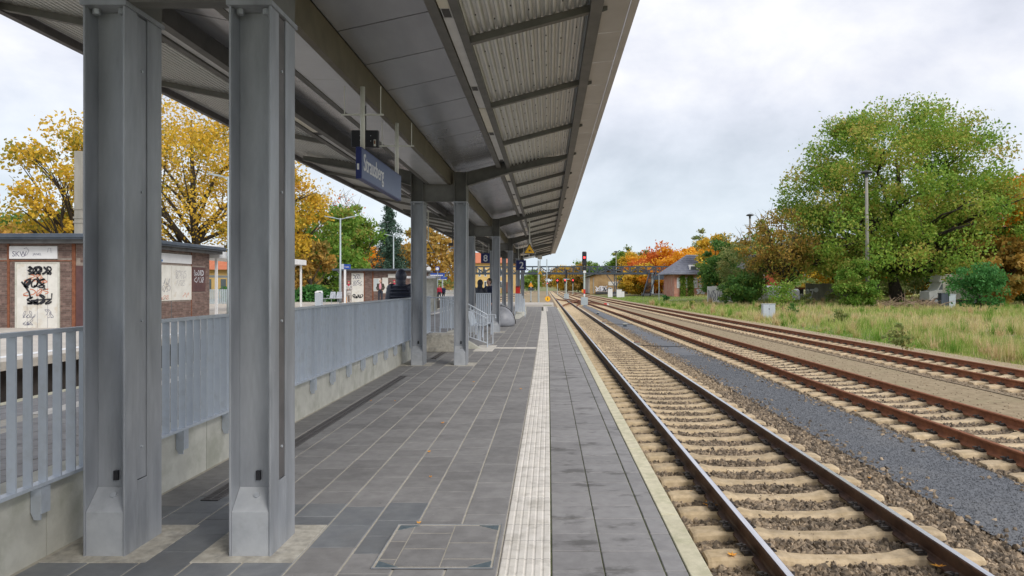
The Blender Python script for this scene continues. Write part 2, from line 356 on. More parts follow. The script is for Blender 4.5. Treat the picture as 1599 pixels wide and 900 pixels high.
def piece(name, me, parent, loc, rz=0, rx=0, sca=None, kind=None):   # one more object sharing mesh data
    o = bpy.data.objects.new(name, me); COL.objects.link(o); o.parent = parent
    r = root_of(parent).location if parent else Vector((0, 0, 0))
    o.location = Vector(loc) - r; o.rotation_euler = (rx, 0, rz)
    if sca: o.scale = sca
    if kind: o['kind'] = kind
    return o
def copy_tree(o, loc=None, rz=None, parent=None, label=None):
    c = o.copy(); COL.objects.link(c); c.parent = parent
    if loc is not None: c.location = loc
    if rz is not None: c.rotation_euler = (0, 0, rz)
    if label: c['label'] = label
    for ch in list(o.children): copy_tree(ch, parent=c)
    return c
def text_mb(s, size, frame, sx=1.0, ext=.004, bold=0, align='LEFT', space=1.0):
    """letters as a thin solid in the plane given by frame = (origin, u, v, n)"""
    cu = bpy.data.curves.new('t', 'FONT'); cu.body = s; cu.size = size; cu.extrude = ext / 2; cu.offset = bold; cu.align_x = align
    cu.resolution_u = 3; cu.space_character = space
    ob = bpy.data.objects.new('t', cu); COL.objects.link(ob); bpy.context.view_layer.update()
    dg = bpy.context.evaluated_depsgraph_get(); me = bpy.data.meshes.new_from_object(ob.evaluated_get(dg))
    o, u, v, n = [Vector(q) for q in frame]
    mb = MB(); mb.v = [tuple(o + u * (p.co.x * sx) + v * p.co.y + n * (p.co.z + ext / 2)) for p in me.vertices]
    mb.f = [tuple(p.vertices) for p in me.polygons]
    bpy.data.objects.remove(ob); bpy.data.meshes.remove(me)
    return mb
def ribbon(mb, pts, wd, frame, off=.004):                # painted stroke: thin flat band on a wall
    o, u, v, n = [Vector(q) for q in frame]
    P = [Vector((p[0], p[1])) for p in pts]; L = []; R = []
    for i, p in enumerate(P):
        d = P[min(i + 1, len(P) - 1)] - P[max(i - 1, 0)]
        d = d.normalized() if d.length > 1e-6 else Vector((1, 0)); q = Vector((-d.y, d.x)) * wd / 2
        for lst, pp in ((L, p + q), (R, p - q)): lst.append(o + u * pp.x + v * pp.y + n * off)
    vs = L + R; k = len(L)
    mb.add(vs, [(i, i + 1, k + i + 1, k + i) for i in range(k - 1)])
def scribble(mb, frame, x0, x1, z0, z1, wd, n, rng, letters=True):
    """a row of n made-up spray letters"""
    cw = (x1 - x0) / n
    for k in range(n):
        cx = x0 + cw * (k + .5); h = (z1 - z0); pts = []
        ph = rng.uniform(0, 6.28); q = rng.choice([1, 1.5, 2, 2.5]); q2 = rng.choice([1, 2, 3])
        for i in range(15):
            t = i / 14 * 2 * PI * .9
            pts.append((cx + cw * .46 * math.sin(q * t + ph), (z0 + z1) / 2 + h * .48 * math.cos(q2 * t * .5 + ph * .7) + rng.uniform(-.04, .04) * h))
        ribbon(mb, pts, wd * rng.uniform(.8, 1.2), frame, off=.004 + .0006 * (k % 4))

# ------------------------------------------------------------------ ground and terrain
def gz(x, y):                                            # terrain height
    z = -.8
    if x > 14:
        t = min(1, (x - 14) / 14); z += .28 * t * t * (3 - 2 * t)
        if y > 60: z += .15 * min(1, (y - 60) / 30) * min(1, (x - 14) / 10)
    if x < -24: z += .85 * min(1, (-24 - x) / 4)
    return z
mb = MB()
xs = [-1500, -500, -200, -100, -60, -40, -30, -28, -26, -24, -12] + [-11, 0, 8, 13, 14] + list(np.linspace(15, 30, 12)) + [35, 45, 70, 120, 250, 600, 1500]
ys = [-200, -50, -10, 0] + list(range(5, 130, 5)) + [140, 160, 200, 260, 350, 500, 900, 2500]
for y in ys:
    for x in xs: mb.v.append((x, y, gz(x, y) - (.0 if (x > 13 or x < -20) else .06)))
n = len(xs)
for j in range(len(ys) - 1):
    for i in range(n - 1): mb.f.append((j * n + i, j * n + i + 1, (j + 1) * n + i + 1, (j + 1) * n + i))
mb.build('ground', 'ground', kind='structure', smooth=True)
YS = list(np.arange(-4, 60, 2.0)) + list(range(60, 301, 10))
def strip(name, fL, fR, z, m, y0=-4, y1=300, kind='structure'):
    mb = MB(); ys = [y for y in YS if y0 <= y <= y1]
    for y in ys: mb.v += [(fL(y), y, z), (fR(y), y, z)]
    mb.f = [(2 * i, 2 * i + 1, 2 * i + 3, 2 * i + 2) for i in range(len(ys) - 1)]
    return mb.build(name, m, kind=kind)
strip('track_yard_dirt', lambda y: (.75 if y < 56 else -12) , lambda y: c3(y) + 2.1, -.792, 'dirt')
strip('ballast_bed', lambda y: c1(y) - 1.75, lambda y: c1(y) + 1.8, -.786, 'bed')
strip('ballast_bed', lambda y: c2(y) - 1.7, lambda y: c2(y) + 1.55, -.782, 'bed')
strip('ballast_bed', lambda y: c3(y) - 1.45, lambda y: c3(y) + 1.45, -.776, 'bed')
strip('grit_path', lambda y: c1(y) + 1.68, lambda y: c2(y) - 1.27, -.757, 'grit', y1=130)
strip('sandy_verge', lambda y: c3(y) + 1.4, lambda y: c3(y) + 2.9, -.765, 'sand')
strip('ballast_bed', lambda y: c0(y) - 1.7, lambda y: c0(y) + 1.7, -.78, 'bed')

# crushed stone as instanced rocks
def rock_group():
    g = bpy.data.node_groups.new('stones', 'GeometryNodeTree')
    g.interface.new_socket('Geometry', in_out='INPUT', socket_type='NodeSocketGeometry')
    g.interface.new_socket('Geometry', in_out='OUTPUT', socket_type='NodeSocketGeometry')
    s1 = g.interface.new_socket('Density', in_out='INPUT', socket_type='NodeSocketFloat'); s1.default_value = 400
    s2 = g.interface.new_socket('Size', in_out='INPUT', socket_type='NodeSocketFloat'); s2.default_value = .03
    s3 = g.interface.new_socket('Material', in_out='INPUT', socket_type='NodeSocketMaterial')
    gi = g.nodes.new('NodeGroupInput'); go = g.nodes.new('NodeGroupOutput'); L = g.links.new
    join = g.nodes.new('GeometryNodeJoinGeometry')
    for i in range(5):
        ic = g.nodes.new('GeometryNodeMeshIcoSphere'); ic.inputs['Subdivisions'].default_value = 1; ic.inputs['Radius'].default_value = 1
        nz = g.nodes.new('ShaderNodeTexNoise'); nz.noise_dimensions = '4D'; nz.inputs['W'].default_value = 3.7 * i + 1; nz.inputs['Scale'].default_value = .9
        vm = g.nodes.new('ShaderNodeVectorMath'); vm.operation = 'SUBTRACT'; vm.inputs[1].default_value = (.5, .5, .5)
        v2 = g.nodes.new('ShaderNodeVectorMath'); v2.operation = 'SCALE'; v2.inputs['Scale'].default_value = 1.9
        sp = g.nodes.new('GeometryNodeSetPosition')
        L(nz.outputs['Color'], vm.inputs[0]); L(vm.outputs[0], v2.inputs[0]); L(v2.outputs[0], sp.inputs['Offset']); L(ic.outputs['Mesh'], sp.inputs['Geometry'])
        sm = g.nodes.new('GeometryNodeSetMaterial'); L(sp.outputs[0], sm.inputs['Geometry']); L(gi.outputs['Material'], sm.inputs['Material'])
        ti = g.nodes.new('GeometryNodeGeometryToInstance'); L(sm.outputs[0], ti.inputs[0]); L(ti.outputs[0], join.inputs[0])
    dp = g.nodes.new('GeometryNodeDistributePointsOnFaces'); L(gi.outputs['Geometry'], dp.inputs['Mesh'])
    at = g.nodes.new('GeometryNodeInputNamedAttribute'); at.data_type = 'FLOAT'; at.inputs['Name'].default_value = 'dens'
    mu = g.nodes.new('ShaderNodeMath'); mu.operation = 'MULTIPLY'; L(gi.outputs['Density'], mu.inputs[0]); L(at.outputs['Attribute'], mu.inputs[1])
    L(mu.outputs[0], dp.inputs['Density'])
    io = g.nodes.new('GeometryNodeInstanceOnPoints'); L(dp.outputs['Points'], io.inputs['Points']); L(join.outputs[0], io.inputs['Instance'])
    io.inputs['Pick Instance'].default_value = True
    r1 = g.nodes.new('FunctionNodeRandomValue'); r1.data_type = 'INT'; r1.inputs['Min'].default_value = 0; r1.inputs['Max'].default_value = 4
    for s in r1.inputs:
        if s.name == 'Max' and s.type == 'INT': s.default_value = 4
        if s.name == 'Min' and s.type == 'INT': s.default_value = 0
    o1 = [s for s in r1.outputs if s.type == 'INT'][0]; L(o1, io.inputs['Instance Index'])
    r2 = g.nodes.new('FunctionNodeRandomValue'); r2.data_type = 'FLOAT_VECTOR'
    [s for s in r2.inputs if s.name == 'Max' and s.type == 'VECTOR'][0].default_value = (6.28, 6.28, 6.28)
    L([s for s in r2.outputs if s.type == 'VECTOR'][0], io.inputs['Rotation'])
    r3 = g.nodes.new('FunctionNodeRandomValue'); r3.data_type = 'FLOAT_VECTOR'
    [s for s in r3.inputs if s.name == 'Min' and s.type == 'VECTOR'][0].default_value = (.4, .35, .3)
    [s for s in r3.inputs if s.name == 'Max' and s.type == 'VECTOR'][0].default_value = (1.5, 1.2, .9)
    v3 = g.nodes.new('ShaderNodeVectorMath'); v3.operation = 'SCALE'; L([s for s in r3.outputs if s.type == 'VECTOR'][0], v3.inputs[0]); L(gi.outputs['Size'], v3.inputs['Scale'])
    L(v3.outputs[0], io.inputs['Scale']); L(io.outputs[0], go.inputs[0])
    return g, s1.identifier, s2.identifier, s3.identifier
RG = rock_group()
def rocks(name, fL, fR, z, y0, y1, dens, size, m, label, fade=None):
    mb = MB(); ys = np.arange(y0, y1 + .01, .5)
    d = []
    for y in ys:
        a, b = fL(y), fR(y)
        for i in range(5): mb.v.append((a + (b - a) * i / 4, y, z)); d.append(1.0 if not fade else fade(y, i / 4))
    for j in range(len(ys) - 1):
        for i in range(4): mb.f.append((j * 5 + i, j * 5 + i + 1, j * 5 + i + 6, j * 5 + i + 5))
    o = mb.build(name, m, kind='stuff', label=label, cat='gravel')
    at = o.data.attributes.new('dens', 'FLOAT', 'POINT'); at.data.foreach_set('value', d)
    md = o.modifiers.new('stones', 'NODES'); md.node_group = RG[0]
    md[RG[1]] = dens; md[RG[2]] = size; md[RG[3]] = MT[m]
rocks('ballast_stones', lambda y: c1(y) - 1.66, lambda y: c1(y) + 1.75, -.792, 4.2, 16, 800, .039, 'rock', 'dark grey brown crushed stone between the sleepers of the platform track, near')
rocks('ballast_stones', lambda y: c1(y) - 1.66, lambda y: c1(y) + 1.75, -.784, 16, 50, 340, .038, 'rockw', 'sandy crushed stone in the platform track farther along')
rocks('ballast_stones', lambda y: c2(y) - 1.32, lambda y: c2(y) + 1.5, -.790, 7, 30, 460, .039, 'rock', 'crushed stone between the sleepers of the middle rusty track, near')
rocks('ballast_stones', lambda y: c2(y) - 1.32, lambda y: c2(y) + 1.5, -.782, 30, 60, 200, .038, 'rockw', 'sandy crushed stone in the middle rusty track farther along')
rocks('ballast_stones', lambda y: c3(y) - 1.4, lambda y: c3(y) + 1.4, -.776, 12, 50, 130, .028, 'rockw', 'sparse crushed stone in the sandy third track')
rocks('grit', lambda y: c1(y) + 1.66, lambda y: c2(y) - 1.25, -.757, 5.5, 24, 1100, .011, 'grit', 'fine bluish grit of the service path between the tracks')
rocks('ballast_stones', lambda y: c1(y) + 1.6, lambda y: c1(y) + 2.15, -.757, 4.2, 40, 110, .036, 'rock', 'loose stones spilling onto the near edge of the grit path', fade=lambda y, f: max(0, 1 - f * 1.2) * (.35 + .65 * (math.sin(y * 2.3) * math.sin(y * .9 + 1) > -.2)))
rocks('ballast_stones', lambda y: c2(y) - 1.7, lambda y: c2(y) - 1.2, -.757, 7, 40, 90, .036, 'rock', 'loose stones spilling onto the far edge of the grit path', fade=lambda y, f: f * (.3 + .7 * (math.sin(y * 1.9) > -.3)))
rocks('ballast_stones', lambda y: c2(y) + 1.3, lambda y: c3(y) - 1.3, -.79, 10, 40, 14, .022, 'rockw', 'scattered pebbles on the dirt between the rusty tracks')

# ------------------------------------------------------------------ railway tracks
def sleeper_mesh():
    mb = MB(); secs = [(-1.19, .20, -.014), (-1.16, .225, -.004), (-1.0, .225, .006), (-.62, .22, .006), (-.53, .21, .0), (-.44, .185, -.022), (-.2, .165, -.036), (.2, .165, -.036),
            (.44, .185, -.022), (.53, .21, .0), (.62, .22, .006), (1.0, .225, .006), (1.16, .225, -.004), (1.19, .20, -.014)]
    k = 6
    for (x, wd, z) in secs:
        mb.v += [(x, -wd / 2 - .05, -.14), (x, -wd / 2 - .012, z - .02), (x, -wd / 2 + .02, z), (x, wd / 2 - .02, z), (x, wd / 2 + .012, z - .02), (x, wd / 2 + .05, -.14)]
    for i in range(len(secs) - 1):
        for j in range(k):
            a, b = i * k + j, i * k + (j + 1) % k; mb.f.append((a, a + k, b + k, b))
    mb.f += [tuple(range(k)), tuple((len(secs) - 1) * k + j for j in range(k - 1, -1, -1))]
    return mb
SLP = sleeper_mesh(); SLM = SLP.mesh('sleeper', 'sleeper', smooth=False)
def clip_side(s_):
    cl = MB()
    cl.box(s_ * .07 - .02 if s_ > 0 else -.125, s_ * .07 + .055 if s_ > 0 else -.05, -.08, .08, 0, .028)
    for e in (-1, 1):
        cl.tube([(s_ * .075, e * .02, .03), (s_ * .13, e * .03, .05), (s_ * .15, e * .075, .045), (s_ * .10, e * .085, .05), (s_ * .07, e * .07, .035)], .011, 5)
    cl.tube([(s_ * .1, 0, .02), (s_ * .1, 0, .075)], .015, 6)
    return cl.mesh('rail_clip', 'clip')
CLM = (clip_side(-1), clip_side(1))
ZS = -.712                                               # sleeper top at the rail seat
def rail_mb(cf, off, y0, y1):
    prof = [(-.07, 0), (.07, 0), (.07, .012), (.02, .028), (.0085, .045), (.0085, .13), (.033, .142), (.036, .165), (.028, .172),
            (-.028, .172), (-.036, .165), (-.033, .142), (-.0085, .13), (-.0085, .045), (-.02, .028), (-.07, .012)]
    ys = [y for y in list(np.arange(-4, 60, 2.0)) + list(range(60, 301, 6)) if y0 <= y <= y1]; mb = MB(); n = len(prof)
    for y in ys: mb.v += [(cf(y) + off + p[0], y, ZS - .01 + p[1]) for p in prof]
    for i in range(len(ys) - 1):
        for j in range(n):
            a, b = i * n + j, i * n + (j + 1) % n; mb.f.append((a, b, b + n, a + n))
    mb.f += [tuple(range(n - 1, -1, -1)), tuple((len(ys) - 1) * n + j for j in range(n))]
    return mb, ys
def track(label, cf, m, n_ind, n_clip, y1, polished, zoff=0, yph=.13, group='railway tracks beside the platform', y0s=0):
    t = thing('railway_track', label, 'railway track', (cf(6), 6, ZS), 0, group)
    for off in (-.75, .75):
        mb, ys = rail_mb(cf, off, -4, y1); r = mb.build('rail', m, t)
        if polished:
            h = MB()
            for y in ys: h.v += [(cf(y) + off - .026, y, ZS + .1635), (cf(y) + off + .026, y, ZS + .1635)]
            h.f = [(2 * i, 2 * i + 1, 2 * i + 3, 2 * i + 2) for i in range(len(ys) - 1)]
            h.build('running_surface', 'railtop', r)
    k = 0; far = MB(); fc = MB(); y = yph + 3.0 + y0s
    rng = random.Random(3)
    while y < y1 - 1:
        x = cf(y); a = -math.atan((cf(y + 1) - cf(y - 1)) / 2)
        if k < n_ind:
            s = piece('sleeper', SLM, t, (x, y, ZS + rng.uniform(-.006, .004)), a + rng.uniform(-.012, .012))
            if k < n_clip:
                for off in (-.75, .75):
                    for cm_ in CLM: c = bpy.data.objects.new('rail_clip', cm_); COL.objects.link(c); c.parent = s; c.location = (off, 0, .002)
        else:
            far.add([(v[0] + x, v[1] + y, v[2] + ZS) for v in SLP.v], SLP.f)
        if k >= n_clip and y < 110:
            for off in (-.75, .75):
                for q in (-1, 1): fc.box(x + off + q * .1 - .045, x + off + q * .1 + .045, y - .06, y + .06, ZS, ZS + .05)
        y += .6; k += 1
    if far.v: far.build('sleeper', 'sleeper', t, kind='stuff')
    if fc.v: fc.build('rail_clip', 'clip', t, kind='stuff')
    return t
track('platform track with brown rails polished bright on top, beside the platform edge', c1, 'rail', 105, 42, 300, True)
track('rusty middle track with sandy sleepers beyond the grit path', c2, 'railr', 95, 30, 300, False, y0s=3, yph=.3)
track('rusty track nearest the grass verge, its sleepers half buried in sand', c3, 'railr', 90, 24, 220, False, y0s=7, yph=.5)
track('track in the dark trench on the far side of the island platform', c0, 'rail', 40, 0, 250, False, y0s=2)
# crossover between the two nearest tracks
def xo(y0, y1, f0, f1):
    def f(y):
        t = min(1, max(0, (y - y0) / (y1 - y0))); t = t * t * (3 - 2 * t); return f0(y) * (1 - t) + f1(y) * t
    return f
for (y0, y1, fa, fb, lab) in ((72, 112, c1, c2, 'rusty crossover leading from the platform track to the middle track'),
                              (78, 122, c2, c1, 'second rusty crossover, leading back from the middle track to the platform track'),
                              (150, 215, c2, c3, 'distant crossover between the two rusty tracks')):
    t = thing('crossover_track', lab, 'railway points', (fa(y0), y0, ZS)); f = xo(y0, y1, fa, fb)
    for off in (-.75, .75):
        mb = MB(); ys = list(np.arange(y0, y1 + .1, 2)); 
        for y in ys: mb.v += [(f(y) + off - .045, y, ZS + .02), (f(y) + off + .045, y, ZS + .02), (f(y) + off + .035, y, ZS + .168), (f(y) + off - .035, y, ZS + .168)]
        for i in range(len(ys) - 1):
            for j in range(4): a, b = i * 4 + j, i * 4 + (j + 1) % 4; mb.f.append((a, b, b + 4, a + 4))
        mb.build('rail', 'railr', t)
    mb = MB()
    for y in np.arange(y0 + 8, y1 - 8, 1.2): mb.box(f(y) - 1.3, f(y) + 1.3, y - .1, y + .1, ZS - .1, ZS + .012)
    mb.build('sleeper', 'sleeper', t, kind='stuff')

# ------------------------------------------------------------------ island platform
PEND = 54.0
plat = MB()
def seg(mb, x0, x1, y0, y1, z0, z1): mb.box(x0, x1, y0, y1, z0, z1, ny=max(1, int((y1 - y0) / 3)))
seg(plat, -7.35, .80, -8, PEND, -.9, -.034)
platform = plat.build('platform', 'jointd', kind='structure', curve=cv)
jt = MB(); seg(jt, -7.3, -.29, -8, PEND, -.03, -.0045)
jt.build('joint_sand', 'joint', platform, curve=cv, kind='stuff')
mj = MB()
for x in (.314, .657, .787, .012): seg(mj, x - .012, x + .012, -8, PEND, -.03, -.006)
mj.build('mossy_joint', 'moss', platform, curve=cv, kind='stuff')
# paving slabs
PAV = {}
def paver_mesh(wx, wy, m):
    k = (round(wx, 3), round(wy, 3), m)
    if k not in PAV:
        b = .004; mb = MB(); x, y = wx / 2, wy / 2
        mb.v = [(-x, -y, -.05), (x, -y, -.05), (x, y, -.05), (-x, y, -.05), (-x, -y, -b), (x, -y, -b), (x, y, -b), (-x, y, -b),
                (-x + b, -y + b, 0), (x - b, -y + b, 0), (x - b, y - b, 0), (-x + b, y - b, 0)]
        mb.f = [(0, 1, 5, 4), (1, 2, 6, 5), (2, 3, 7, 6), (3, 0, 4, 7), (4, 5, 9, 8), (5, 6, 10, 9), (6, 7, 11, 10), (7, 4, 8, 11), (8, 9, 10, 11)]
        PAV[k] = (mb, mb.mesh('paver', m))
    return PAV[k]
rows = []
xr = -.292
while xr > -7.2:
    if not (-6.62 < xr - .15 < -6.25): rows.append((xr - .2945, xr - .0055, 'L'))
    xr -= .3
rows += [(.018, .311, 'R'), (.318, .652, 'R'), (.661, .783, 'R')]
prng = random.Random(5); blocked = [(-2.98, -1.55, 4.02, 4.72)]
def frame_hit(x0, x1, y0, y1):
    bl = [(-1.03, -.31, 4.0, 4.78)]                       # access cover
    bl = []
    return any(x0 < b and x1 > a and y0 < d and y1 > c for a, b, c, d in bl)
plist = []
for (x0, x1, sd) in rows:
    y = 3.3 + prng.uniform(0, .3) if sd == 'L' else 3.4
    if x0 < -3.1: y = 5 if x0 > -6 else 8
    while y < PEND - .3:
        wy = .3 if sd == 'R' else prng.choice((.3, .3, .4))
        if -3.3 < x0 < -3.0: y += wy; continue
        gap = .005 if sd == 'L' else .009
        if not frame_hit(x0 + .01, x1 - .01, y + .01, y + wy - .01):
            m = 'paver'
            if sd == 'R': m = 'paverwet'
            elif (x0 > -3 and y < 5.05 and x1 < -1.45) or (-1.5 < x0 < -1.1 and 4.2 < y < 5.0): m = 'slate'
            plist.append((y, (x0 + x1) / 2, x1 - x0, wy - gap, m))
        y += wy
plist.sort(key=lambda p: p[0] + (50 if p[1] < -3 else 0))
bulk = {}
for i, (y, xc, wx, wy, m) in enumerate(plist):
    mbp, me = paver_mesh(wx, wy, m); xc2 = xc + cv(y); yc = y + wy / 2; dz = prng.uniform(-.0015, .0015)
    if i < 290: piece('paver', me, platform, (xc2, yc, dz))
    else: bulk.setdefault(m, MB()).add([(v[0] + xc2, v[1] + yc, v[2] + dz) for v in mbp.v], mbp.f)
for m, mb in bulk.items(): mb.build('paver', m, platform, kind='stuff')
# tactile strips: ribbed blocks
def tact_mesh(wx, wy):
    mb = MB(); n = 6; p = wx / n; prof = [(-wx / 2, -.03)]
    for i in range(n):
        a = -wx / 2 + i * p
        prof += [(a + .003, -.004), (a + .010, 0), (a + p - .010, 0), (a + p - .003, -.004)]
    prof.append((wx / 2, -.03)); mb.prism(prof, -wy / 2, wy / 2, closed=False)
    return mb
T1 = tact_mesh(.298, .297); TM = T1.mesh('tactile_block', 'tactile'); rest = MB(); k = 0
y = 3.42
while y < PEND:
    if k < 50: piece('tactile_block', TM, platform, (-.139 + cv(y), y, .002))
    else:
        sx = .12 if y > 44 else 0
        rest.add([(v[0] - .139 + sx + cv(y), v[1] + y, v[2] + .002) for v in T1.v], T1.f)
    y += .3; k += 1
for i in range(4): rest.add([(v[1] - .45 - .3 * i + cv(18), v[0] * 1 + 18.25, v[2] + .003) for v in T1.v], T1.f)
y = 9
while y < PEND: rest.add([(v[0] - 6.44 + cv(y), v[1] + y, v[2] + .002) for v in T1.v], T1.f); y += .3
seg(rest, -1.55, -.9, 18.2, 18.28, -.03, .0015)
seg(rest, -.75, -.25, 44.8, 44.95, -.03, .002)
rest.build('tactile_block', 'tactile', platform, kind='stuff')
# coping slabs
CPM = MB().box(-.062, .062, -.997, .997, -.16, 0); 
cpm = CPM.mesh('coping_slab', 'coping')
for i in range(24):
    y = 3.98 + 2 * i; o = piece('coping_slab', cpm, platform, (.852 + cv(y), y, .003 + (i % 3) * .001), math.atan((cv(y + 1) - cv(y - 1)) / -2))
    if i < 8:
        b = o.modifiers.new('bevel', 'BEVEL'); b.width = .006; b.segments = 2
lc = MB(); y = 5
while y < PEND: lc.box(-7.55 + cv(y), -7.37 + cv(y), y - .99, y + .99, -.16, .004); y += 2
lc.build('coping_slab', 'coping', platform, kind='stuff')
# track side wall of the platform
pw = MB(); seg(pw, .80, .86, -8, PEND, -.95, -.16); seg(pw, -7.5, -7.36, -8, PEND, -.95, -.16)
pw.build('platform_wall', 'conc', platform, curve=cv)
# concrete apron and path beyond the platform end
ap = MB(); ap.box(-3.2, .35, PEND, 68, -.9, -.02); ap.box(-7.6, -3.25, PEND, 70, -.9, -.03); o = ap.build('path', 'opp', kind='structure')
gr = MB(); gr.hexa([(-.55, 57.5, -.75), (.45, 57.5, -.75), (.3, 70, -.75), (-.5, 70, -.75), (-.5, 57.7, .02), (.2, 57.7, .02), (.1, 69, -.3), (-.4, 69, -.3)])
gr.build('grass_patch', 'ground', kind='structure')
# screed frames round the column feet, drain slots
sf = MB()
for k in range(6):
    yk = 4.2 + 10.03 * k
    for (a, b) in ((-2.98, -2.36), (-2.1, -1.5)): seg(sf, a + cv(yk), b + cv(yk), yk - .085, yk + .555, -.03, .0045)
sf.build('column_surround', 'basecol', platform, kind='stuff')
dr = MB()
for (a, b, y0, y1) in ((-2.62, -2.50, 5.3, 5.9), (-2.66, -2.54, 7.0, 12.6), (-2.62, -2.5, 15.5, 17)):
    y = y0
    while y < y1: dr.box(a, b, y, y + .016, -.03, .006); y += .034
    for x in (a, (a + b) / 2, b): dr.box(x - .006, x + .006, y0, y1, -.03, .007)
    dr.box(a, b, y0, y1, -.03, .003)
d = dr.build('drain_grating', 'cover', platform)
# access cover with paving infill
ac = thing('access_cover', 'square access cover filled with paving, blue-grey steel corners, beside the white strip', 'manhole cover', (-.67, 4.39, 0))
x0, x1, y0, y1 = -1.02, -.32, 4.02, 4.76
MB().box(x0, x1, y0, y1, -.03, .003).build('bedding', 'joint', ac)
fr = MB()
for q in (0,):
    fr.box(x0 + q, x0 + q + .004, y0 + q, y1 - q, -.02, .009); fr.box(x1 - q - .004, x1 - q, y0 + q, y1 - q, -.02, .009)
    fr.box(x0 + q + .004, x1 - q - .004, y0 + q, y0 + q + .004, -.02, .008); fr.box(x0 + q + .004, x1 - q - .004, y1 - q - .004, y1 - q, -.02, .008)
fr.build('cover_frame', 'steel', ac)
MT['cornersteel'] = mat('corner_steel', (.16, .22, .26), (.25, .31, .35), scale=20, rough=.4, metal=.5)
for (sx, sy) in ((0, 0), (1, 0), (1, 1), (0, 1)):
    cx, cy = (x0 + .02, x1 - .02)[sx], (y0 + .02, y1 - .02)[sy]; ux, uy = (1, -1)[sx], (1, -1)[sy]
    mb = MB(); p = [(cx, cy), (cx + ux * .13, cy), (cx, cy + uy * .09)]
    mb.add([(a, b, -.01) for a, b in p] + [(a, b, .0065) for a, b in p], [(0, 1, 2), (5, 4, 3), (0, 3, 4, 1), (1, 4, 5, 2), (2, 5, 3, 0)])
    mb.build('corner_plate', 'cornersteel', ac)
def clip_corner(xa, xb, ya, yb):                          # infill slab, chamfered where it meets a corner plate
    pts = [(xa, ya), (xb, ya), (xb, yb), (xa, yb)]
    for (cx, cy, ux, uy) in ((x0 + .02, y0 + .02, 1, 1), (x1 - .02, y0 + .02, -1, 1), (x1 - .02, y1 - .02, -1, -1), (x0 + .02, y1 - .02, 1, -1)):
        outp = []; f = lambda p: (p[0] - cx) * ux / .145 + (p[1] - cy) * uy / .102 - 1
        for i in range(len(pts)):
            a, b = pts[i], pts[(i + 1) % len(pts)]; fa, fb = f(a), f(b)
            if fa >= 0: outp.append(a)
            if fa * fb < 0: t = fa / (fa - fb); outp.append((a[0] + (b[0] - a[0]) * t, a[1] + (b[1] - a[1]) * t))
        pts = outp
    return pts
for (xa, xb, cuts) in ((-1.0, -.903, (.02, .135, .42, .72)), (-.895, -.635, (.02, .30, .57, .72)), (-.627, -.342, (.02, .14, .40, .72))):
    for a, b in zip(cuts[:-1], cuts[1:]):
        p = clip_corner(xa, xb, y0 + a + .007, y0 + b - .007); n = len(p)
        if n < 3: continue
        MB().add([(q[0], q[1], -.02) for q in p] + [(q[0], q[1], .006) for q in p], [tuple(range(n)), tuple(range(2 * n - 1, n - 1, -1))] + [(i, n + i, n + (i + 1) % n, (i + 1) % n)[::-1] for i in range(n)]).build('paver', 'paver', ac)

